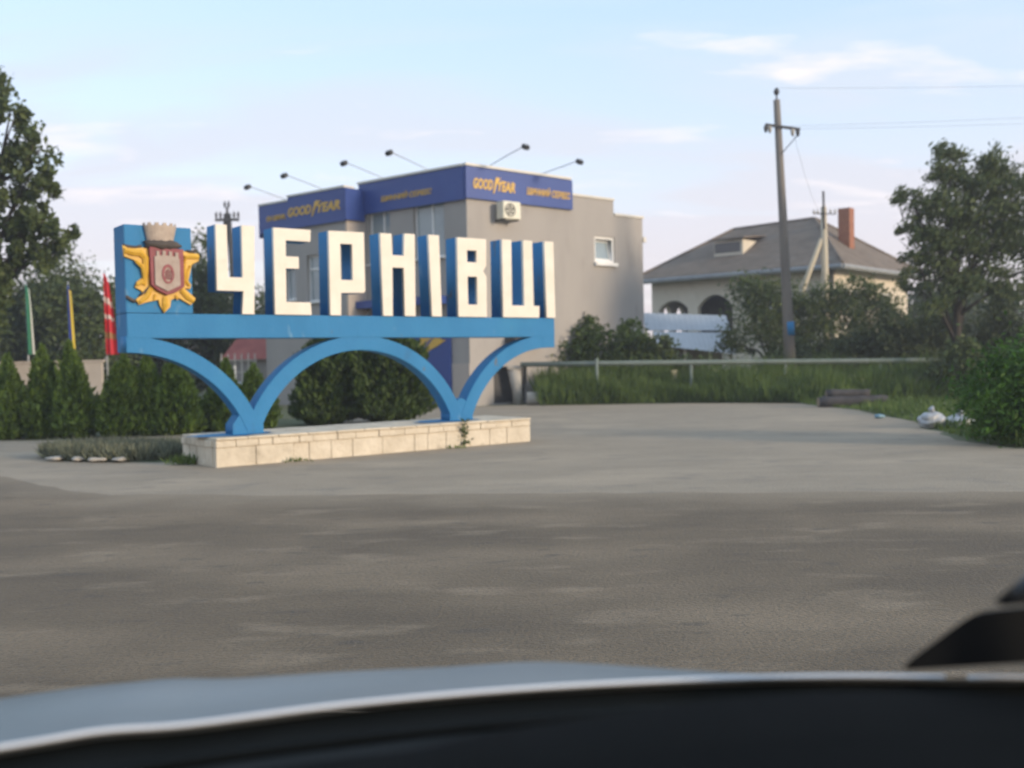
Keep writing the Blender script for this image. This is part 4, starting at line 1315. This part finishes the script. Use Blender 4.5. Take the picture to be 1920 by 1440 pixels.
wb = [((12.9, 40, 3.8), (.8, .8, .6)), ((13.9, 40, 4.1), (.7, .8, .45)), ((14.9, 40, 3.4), (.8, .8, .6)), ((13.2, 39.6, 2.8), (1.1, .8, .8)), ((14.6, 39.6, 2.4), (1.1, .8, .8)), ((13.4, 39.5, 1.6), (1.2, .8, .6)), ((15.4, 39.5, 2.0), (.9, .8, .7))]
tree('leafy_tree', 'feathery tree before the cream house, right of the tall pole', 'tree', (13.8, 40, 0), 0.13, (13.7, 40, 3.2), wb, 8500, 0.10, 'mid', 43, None, clump=0.30, per=60, lean=(0.5, 0, 0.6), aspect=0.35)
for x, y, h, r, sd, lab, lf in ((2.3, 36.2, 3.0, 1.0, 51, 'dense green shrub close to the right end of the sign', 'thuja'), (3.7, 36.0, 2.75, 1.0, 52, 'dense green shrub below the small side window', 'thuja'), (5.0, 35.8, 2.1, 0.9, 53, 'low green shrub beside the zinc shed roof', 'mid'),
                            (13.6, 35.0, 2.9, 1.1, 54, 'dark shrub under the leaning tree, left of its trunk', 'dark'), (15.2, 35.2, 3.1, 1.2, 55, 'dark shrub under the leaning tree, right of its trunk', 'dark'), (17.0, 35.0, 3.3, 1.2, 56, 'dark shrub at the right edge behind the bright bush', 'dark'), (14.0, 31.0, 1.7, 0.9, 61, 'low shrub hiding the foot of the leaning tree', 'mid'), (11.9, 36.0, 2.4, 1.1, 57, 'dark shrub behind the pipe right of the tall pole', 'dark'), (10.2, 36.5, 1.9, 0.9, 58, 'dark shrub behind the pipe at the tall pole', 'dark'), (18.8, 35.6, 3.2, 1.3, 59, 'dark shrub just outside the leaning tree crown at far right', 'dark')):
    rr = random.Random(sd)
    bl = [((x + rr.uniform(-.55, .55) * r, y + rr.uniform(-.5, .5) * r, h * q), (r * s, r * .8 * s, h * .2)) for q, s in ((.18, .95), (.35, .95), (.52, .85), (.68, .7), (.84, .42))]
    tree('shrub', lab, 'shrub', (x, y, 0), 0.06, (x, y, h * .7), bl, 7500, 0.085, lf, sd, 'shrubs along the fence', trunkname='stem', crownname='foliage', clump=0.33)
tree('bright_bush', 'bright green bush at the right edge beside the white bags', 'bush', (8.5, 15.9, 0), 0.05, (8.5, 15.9, 1.1),
     [((7.55, 15.9, .62), (.42, .5, .42)), ((8.1, 15.9, 1.05), (.55, .6, .5)), ((8.75, 16.0, 1.3), (.6, .6, .55)), ((8.0, 15.7, .45), (.5, .5, .42)), ((8.7, 15.6, .55), (.6, .6, .5)), ((9.5, 16, 1.1), (.8, .8, .8)), ((9.4, 15.8, .5), (.8, .7, .5)), ((7.95, 16.4, .9), (.5, .5, .5))],
     22000, 0.055, 'bright', 45, None, trunkname='stem', crownname='foliage', clump=0.30, lean=(0.7, 0, 0.35), aspect=0.32)

# ------------------------------------------------------------------ grass and weeds
rng = np.random.default_rng(7)


def scatter(poly_fn, n):
    return poly_fn(rng.random(n), rng.random(n))


# weeds along the pipe
n = 34000
u, v = rng.random(n), rng.random(n)
xs = 0.9 + u * 16
edge = np.where(xs < 5.5, 32.3, np.where(xs < 8.6, 32.2 - (xs - 5.5) * 0.55, 30.3 - 0.0 * xs))
ys = edge + 0.1 + v ** 1.3 * (35.2 - edge)
cl_ = 0.5 + 0.5 * np.sin(xs * 2.1 + 1.3 * np.sin(ys * 1.7)) * np.cos(ys * 2.3 + xs)
hh = (0.30 + 1.05 * v ** 0.45) * (0.55 + 0.65 * cl_) * (0.6 + 0.7 * rng.random(n))
tag(blades('weeds', np.stack([xs, ys, 0 * xs], 1), hh, 0.022, LF['grass'], 8, 0.30), 'tall green weeds and grass growing along the pipe fence', 'weeds', kind='stuff')
n = 14000
ys = 14.8 + rng.random(n) * 16
lx = np.interp(ys, [14.8, 15.2, 16.8, 21.6, 26, 30.3, 31], [8.0, 7.7, 7.6, 8.6, 9.0, 8.7, 8.7])
xs = lx + rng.random(n) ** 1.4 * 9
hh = (0.10 + 0.20 * rng.random(n)) * (0.7 + 0.5 * np.sin(xs * 3 + ys))
tag(blades('verge_grass', np.stack([xs, ys, 0 * xs], 1), np.abs(hh) + .04, 0.016, LF['grass'], 9, 0.45), 'short rough grass on the verge right of the paving', 'grass', kind='stuff')
n = 900
xs = 10.8 + rng.random(n) * 5
ys = 31.5 + rng.random(n) * 1.8
tag(blades('dry_weeds', np.stack([xs, ys, 0 * xs], 1), 0.45 + 0.5 * rng.random(n), 0.03, LF['dry'], 10, 0.25), 'pale dry weed plumes in front of the pipe at the right', 'weeds', kind='stuff')
# planted island left of the plinth
isl = [(-8.0, 17.0), (-7.4, 16.35), (-6.4, 15.95), (-5.45, 15.75), (-5.0, 16.3), (-5.4, 17.6), (-6.6, 18.6), (-8.0, 18.8), (-8.4, 17.8)]
sheet('flower_bed', isl, 0.010, MT['earth'])
n = 9000
ang = rng.random(n) * 2 * PI
rad = rng.random(n) ** 0.5
xs = -6.7 + 1.45 * rad * np.cos(ang)
ys = 17.1 + 1.05 * rad * np.sin(ang) - (xs + 6.7) * 0.28
tag(blades('ground_cover', np.stack([xs, ys, 0 * xs], 1), 0.14 + 0.22 * rng.random(n), 0.018, LF['grey'], 12, 0.55), 'grey green low planting in the bed left of the plinth', 'plants', kind='stuff')
rs2 = random.Random(9)
stl = 'pale edging stones of the planted bed'
for i, (x, y, w) in enumerate(((-7.45, 16.30, .30), (-7.0, 16.12, .24), (-6.62, 15.98, .26), (-6.25, 15.90, .22))):
    o = MB().blob((0, 0, 0.05), (w * .5, .10, .034), 14, 8, lambda d: 1 + .22 * math.sin(4 * d.x + 2 * i) + .15 * math.sin(5 * d.y + 2 * i)).build('edging_stone', MT['concrete'], None, smooth=True)
    o.location = (x, y, 0.008)
    tag(o, ['pale flat stone at the left end of the planted bed edge', 'pale flat stone, second from the left along the bed edge', 'pale flat stone, third from the left along the bed edge', 'pale flat stone nearest the plinth along the bed edge'][i], 'stone', stl)
# tufts at the plinth foot and a creeper over the edge
tufts = [(-5.0, 15.35, 'grass tuft at the left corner of the plinth', 170, .17), (-3.35, 15.38, 'small weed tuft at the front foot of the plinth', 40, .08), (-1.0, 17.2, 'small weed tuft below the second arch leg', 40, .07)]
for i, (x, y, lab, k, h) in enumerate(tufts):
    p = np.stack([x + rng.normal(size=k) * .13, y + rng.normal(size=k) * .08, 0 * np.zeros(k) + .006], 1)
    tag(blades('grass_tuft', p, h * (0.6 + .7 * rng.random(k)), 0.012, LF['grass'], 20 + i, 0.5), lab, 'grass tuft', 'tufts at the plinth foot', 'stuff')
k = 70
tt = rng.random(k)
lx, ly, lz = 4.42 + rng.normal(size=k) * (.03 + .03 * (1 - tt)), -0.48 + rng.normal(size=k) * .025, 0.02 + tt * 0.46
ly = np.where(lz > 0.44, ly + (lz - .44) * 1.3, ly)
ca_, sa_ = math.cos(SA), math.sin(SA)
p = np.stack([SP[0] + ca_ * lx - sa_ * ly, SP[1] + sa_ * lx + ca_ * ly, lz], 1)
tag(blades('creeper', p, 0.06 + .06 * rng.random(k), 0.02, LF['thuja'], 30, 0.9), 'thin green creeper hanging over the plinth at the second arch leg', 'creeper')

# ------------------------------------------------------------------ the car the picture is taken from
car = thing('car', 'silver blue car bonnet and black dashboard in the foreground', 'car', (0, 0, 0))
HD = Vector((-0.13, 0.9915, 0))
rear = [(-1.30, 1.06, .985), (-1.0, 1.20, .992), (-0.67, 1.322, 1.0), (-0.57, 1.362, 1.002), (-0.46, 1.395, .997), (-0.25, 1.455, 1.0), (0.0, 1.507, 1.0), (0.28, 1.535, 1.0), (0.5, 1.545, .997), (0.655, 1.535, .995), (0.75, 1.515, 1.0), (0.92, 1.47, 1.005)]


def catmull(P, k=6):
    P = [Vector(p) for p in P]
    out = []
    for i in range(len(P) - 1):
        a, b, c, d = P[max(0, i - 1)], P[i], P[i + 1], P[min(len(P) - 1, i + 2)]
        for j in range(k):
            t = j / k
            out.append(0.5 * ((2 * b) + (c - a) * t + (2 * a - 5 * b + 4 * c - d) * t * t + (3 * b - a - 3 * c + d) * t ** 3))
    out.append(P[-1])
    return out


RE = catmull(rear)
nv = 22
hood = MB()
for j in range(nv + 1):
    v = j / nv
    f = v * 1.0
    for p in RE:
        drop = -(0.015 + 0.085 * min(1, max(0, (p.x + 0.7) / 0.6))) * v - 0.34 * max(0, v - 0.12) ** 1.7
        side = max(0, p.x - 0.05)
        drop -= 0.24 * side ** 1.5 * min(1, v * 3)
        # shallow scoop behind the nose
        drop -= 0.014 * math.exp(-((p.x + 0.42) / 0.42) ** 2 - ((v - 0.16) / 0.10) ** 2)
        side_l = max(0, -0.95 - p.x)
        drop -= 0.25 * side_l ** 1.5
        q = p + HD * f
        hood.v.append((q.x, q.y, p.z + drop))
w = len(RE)
for j in range(nv):
    for i in range(w - 1):
        a = j * w + i
        hood.f.append((a, a + 1, a + 1 + w, a + w))
hood.build('bonnet', MT['carpaint'], car, smooth=True)
# side skirts and nose hanging from the bonnet edge
sk = MB()
edge_ids = [j * w for j in range(nv + 1)] + [nv * w + i for i in range(1, w)] + [j * w + w - 1 for j in range(nv - 1, -1, -1)]
ep = [hood.v[i] for i in edge_ids]
for z in (None, 0.62, 0.34):
    for p in ep:
        sk.v.append((p[0], p[1], p[2] - 0.004 if z is None else z))
m_ = len(ep)
for r_ in range(2):
    for i in range(m_ - 1):
        a = r_ * m_ + i
        sk.f.append((a, a + 1, a + 1 + m_, a + m_))
sk.build('wing_panel', MT['carpaint'], car, smooth=True)
MB().tube([p + Vector((0, -0.004, 0.004)) for p in RE[:-12]], 0.0040, 8).build('bonnet_edge_highlight', MT['edge_highlight'], car, smooth=True)  # thin bright tube added as painted highlight along the rear edge
MB().tube([p + Vector((0, -0.004, 0.003)) for p in RE[-11:]], 0.0036, 8).build('wing_edge_highlight', MT['edge_highlight'], car, smooth=True)  # same painted highlight, carried on over the wing
# cowl below the windscreen
cw = MB()
for off, dz in ((0.012, -0.012), (-0.05, -0.028), (-0.13, -0.022), (-0.24, 0.0), (-0.25, -0.25)):
    for p in RE:
        q = p + HD * off
        cw.v.append((q.x, q.y, p.z + dz))
for j in range(4):
    for i in range(w - 1):
        a = j * w + i
        cw.f.append((a, a + 1, a + 1 + w, a + w))
cw.build('cowl', MT['trim'], car, smooth=True)
wp = catmull([(-0.75, 1.16, 0.99), (-0.3, 1.30, 1.0), (0.15, 1.40, 1.0), (0.5, 1.44, 0.985)], 6)
MB().tube(wp, 0.009, 8).build('wiper', MT['trim'], car, smooth=True)
# dashboard
fe = catmull([(-1.5, 0.45, 1.10), (-0.8, 0.70, 1.115), (-0.18, 0.95, 1.12), (0.02, 1.13, 1.09), (0.36, 1.25, 1.080), (0.66, 1.27, 1.060), (0.84, 1.22, 1.06)], 6)
da = MB()
rows = []
for t, dz in ((0, -0.10), (0.0, -0.012), (0.015, 0.0), (0.25, 0.012), (0.6, 0.008), (0.95, -0.02), (1.0, -0.10), (1.02, -0.4)):
    for p in fe:
        yb = 0.42
        q = Vector((p.x, p.y + (yb - p.y) * t, p.z + dz + 0.03 * t))
        da.v.append(tuple(q))
wd = len(fe)
for j in range(7):
    for i in range(wd - 1):
        a = j * wd + i
        da.f.append((a, a + 1, a + 1 + wd, a + wd))
da.build('dashboard', MT['dash'], car, smooth=True)
# door mirror: wedge shell
mr = MB()
prof = [(0.518, 1.068), (0.530, 1.082), (0.60, 1.130), (0.625, 1.144), (0.70, 1.149), (0.86, 1.150), (0.88, 1.12), (0.86, 1.080), (0.70, 1.072)]
for y, s, sx, sz in ((1.36, 1.0, 0, 0), (1.42, 0.97, 0.035, -0.012), (1.50, 0.72, 0.10, -0.03)):
    cx_ = sum(p[0] for p in prof) / len(prof)
    cz_ = sum(p[1] for p in prof) / len(prof)
    for p in prof:
        mr.v.append((cx_ + (p[0] - cx_) * s + sx, y + 0.05 * (p[0] - .7), cz_ + (p[1] - cz_) * s + sz))
kk_ = len(prof)
for j in range(2):
    for i in range(kk_):
        mr.f.append((j * kk_ + i, j * kk_ + (i + 1) % kk_, (j + 1) * kk_ + (i + 1) % kk_, (j + 1) * kk_ + i))
mr.f += [tuple(range(kk_)), tuple(range(2 * kk_, 3 * kk_))]
mr.build('door_mirror', MT['gloss'], car, bevel=0.004)
MB().tube([(0.84, 1.42, 1.09), (0.82, 1.38, 0.90)], 0.025, 8).build('mirror_stalk', MT['trim'], car, smooth=True)
plate('mirror_mount', [(0.602, 1.182), (0.640, 1.214), (0.70, 1.262), (0.80, 1.262), (0.83, 0.90), (0.765, 0.90), (0.76, 1.185), (0.66, 1.186)], MT['gloss'], car, y0=1.235, y1=1.265, bevel=0.004)
# front wheels
for cx_, cy_ in ((0.55, 2.05), (-1.25, 1.75)):
    ax_ = Vector((HD.y, -HD.x, 0))
    c = Vector((cx_, cy_, 0.32))
    wh = MB().tube([c - ax_ * .10, c - ax_ * .08, c + ax_ * .08, c + ax_ * .10], [0.28, 0.308, 0.308, 0.28], 28).build('wheel', MT['rubber'], car, smooth=False)
    MB().tube([c - ax_ * .106, c + ax_ * .106], 0.19, 20).build('rim', MT['lampmetal'], wh)

# ------------------------------------------------------------------ evening air
hzm = bpy.data.materials.new('haze_air')
hzm.use_nodes = True
hn, hl = hzm.node_tree.nodes, hzm.node_tree.links
hn.remove(hn['Principled BSDF'])
pv = hn.new('ShaderNodeVolumePrincipled')
pv.inputs['Color'].default_value = (0.92, 0.94, 1.0, 1)
pv.inputs['Density'].default_value = 0.0015
pv.inputs['Anisotropy'].default_value = 0.2
hl.new(pv.outputs[0], hn['Material Output'].inputs['Volume'])
hb = MB().box(-160, 160, -60, 200, -1.0, 13.0).build('haze', hzm)
hb['kind'] = 'stuff'
